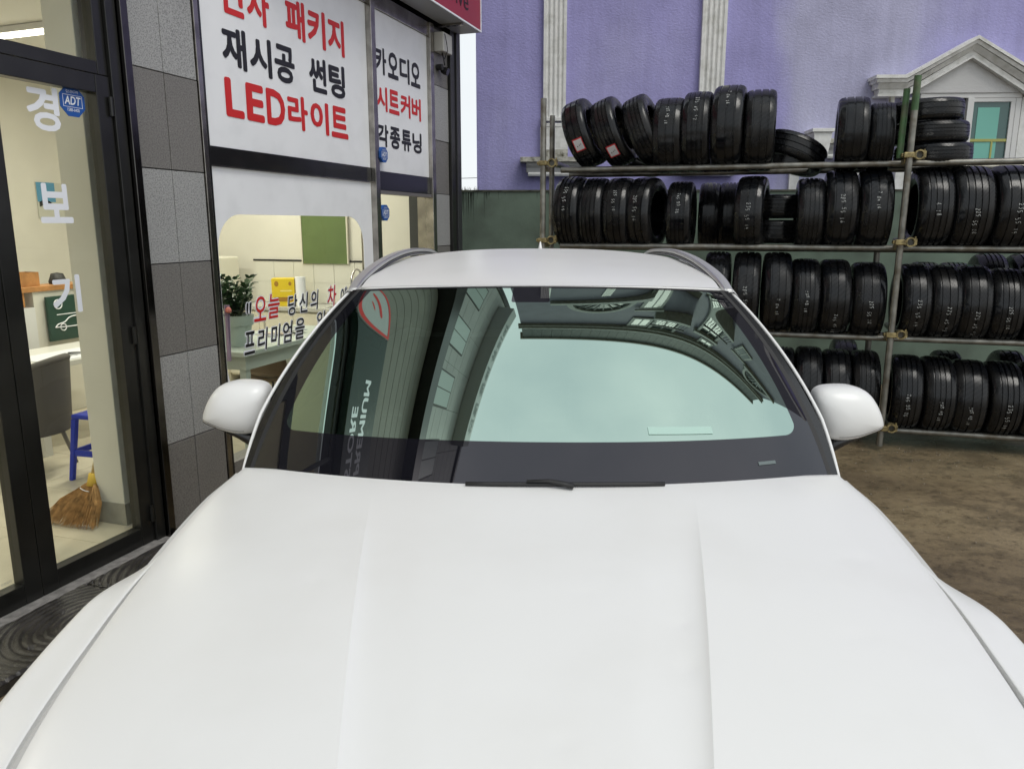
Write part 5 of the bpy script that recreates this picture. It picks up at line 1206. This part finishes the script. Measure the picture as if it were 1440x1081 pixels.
# door mirrors
def mirror(sgn):
    root = empty('door_mirror', cm((sgn*.975, 2.40, 1.165)), parent=car); root.scale = (.97, .97, .97)
    def P(px, py): return ((.864+(px-1148)*.0023)-.975, (1.249-(py-545)*.00228)-1.155)
    OUT = [P(*p) for p in [(1146,572),(1147,556),(1156,547),(1176,544),(1200,545),(1219,553),(1233,571),(1243,594),(1241,604),(1222,612),(1194,620),(1172,620),(1158,612),(1150,595)]]
    ring = [(p.x, p.y) for p in catmull([Vector((a, b, 0)) for a, b in OUT], 6, True)]; n = len(ring); c0 = (.0, -.005); mb = MB(); V = []; rows = 16
    for j in range(rows+1):
        a = j/rows*math.pi/2; k = math.sin(a); dep = math.cos(a)**.62
        for (x, z) in ring:
            th = math.atan2(z-c0[1], x-c0[0]); ex, ez = .104*math.cos(th), .084*math.sin(th); w_ = k**1.2
            X, Z = ((x-c0[0])*w_+ex*(1-w_))*k, ((z-c0[1])*w_+ez*(1-w_))*k
            V.append((sgn*(c0[0]+X), -.092*dep+.036*X, c0[1]+Z))
    for (x, z) in ring: V.append((sgn*(c0[0]+(x-c0[0])*.97), .035+.03*x, c0[1]+(z-c0[1])*.97))
    F = [(j*n+i, j*n+(i+1)%n, (j+1)*n+(i+1)%n, (j+1)*n+i) for j in range(rows+1) for i in range(n)]
    if sgn > 0: F = [f[::-1] for f in F]
    mb.add(V, F); o = mb.build('mirror_housing', paint, root, smooth=True)
    bm = bmesh.new(); bm.from_mesh(o.data); bmesh.ops.remove_doubles(bm, verts=bm.verts, dist=.00005); bmesh.ops.recalc_face_normals(bm, faces=bm.faces); bm.to_mesh(o.data); bm.free()
    MB().prism([(sgn*(c0[0]+(x-c0[0])*.95), c0[1]+(z-c0[1])*.95) for x, z in ring], .028, .032, 'y').build('mirror_glass', mat('mirror_silver', (.7,.72,.74), .02, 1), root)
    # seam line and turn lamp
    seam = []
    for k in range(13):
        x = -.045+.140*k/12; z = -.060+.034*(k/12)**1.7
        seam.append((x, z))
    def surf(x, z):   # push onto housing front by ray test
        return None
    dg = bpy.context.evaluated_depsgraph_get(); dg.update(); pts = []
    for x, z in seam:
        ok, loc, nr, fi = o.ray_cast(Vector((sgn*x, -1, z)), Vector((0, 1, 0)))
        if ok: pts.append(loc+Vector((0, -.0002, 0)))
    if len(pts) > 3: MB().tube(pts, .0013, 6).build('seam_line', mat('seam_grey', (.18,.18,.18), .6), root)
    # black lower trim and arm
    low = [(x, z) for x, z in ring if z < -.035]; low.sort(key=lambda q: q[0])
    MB().tube([(sgn*x*.98, -.024+.036*x, z+.003) for x, z in low], .011, 8, sx=1.2, sz=.9).build('lower_trim', matte_black, root, smooth=True)
    MB().tube(catmull([(sgn*.094, -.004, -.040), (sgn*.035, -.018, -.062), (sgn*-.03, -.02, -.086), (sgn*-.075, -.01, -.13), (sgn*-.105, .0, -.20)], 4), [.007+.016*min(1, q/8) for q in range(17)], 10, sx=1.5, sz=1.0).build('mirror_arm', gloss_black, root, smooth=True)
for s in (-1, 1): mirror(s)
# cabin: dashboard, seats, steering wheel, rear-view mirror
fabd = mat('dark_cabin_trim', (.02, .02, .021), .6); seatm = mat('dark_leather_seat', (.03,.03,.03), .45)
MB().grid(lambda u, v: cm((-.74+1.48*u, 2.12+.32*v+.1*(2*u-1)**2*(1-v), 1.02+.03*math.sin(math.pi*v)-.05*v*v)), 24, 10).build('dashboard', fabd, car, smooth=True)
bx('firewall', -.76, .76, 1.95-2.8, 1.98-2.8, .35, 1.02, matte_black, car)
bx('cabin_floor', -.80, .80, 2.0-2.8, 4.9-2.8, .35, .40, fabd, car)
for x in (-.37, .37):
    bx('seat_cushion', x-.25, x+.25, 2.75-2.8, 3.25-2.8, .52, .66, seatm, car, .04)
    MB().box(-.24, .24, -.06, .06, 0, .62, M=Matrix.Translation(cm((x, 3.25, .66))) @ Matrix.Rotation(R(-16), 4, 'X')).build('seat_backrest', seatm, car, bevel=.05, seg=3)
    MB().box(-.13, .13, -.045, .045, .64, .83, M=Matrix.Translation(cm((x, 3.25, .66))) @ Matrix.Rotation(R(-16), 4, 'X')).build('headrest', seatm, car, bevel=.03, seg=3)
bx('rear_bench', -.62, .62, 3.9-2.8, 4.05-2.8, .5, 1.15, seatm, car, .05)
MB().tube([cm((-(-.37)+.18*math.cos(R(a)), 2.55-.06*math.sin(R(a))*-1, .98+.17*math.sin(R(a)))) for a in range(0, 361, 15)], .015, 8).build('steering_wheel', fabd, car, smooth=True)
bx('rear_view_mirror', -.11, .11, 2.66-2.8, 2.69-2.8, 1.40, 1.46, gloss_black, car, .01)
print('TYRES', tcount[0])
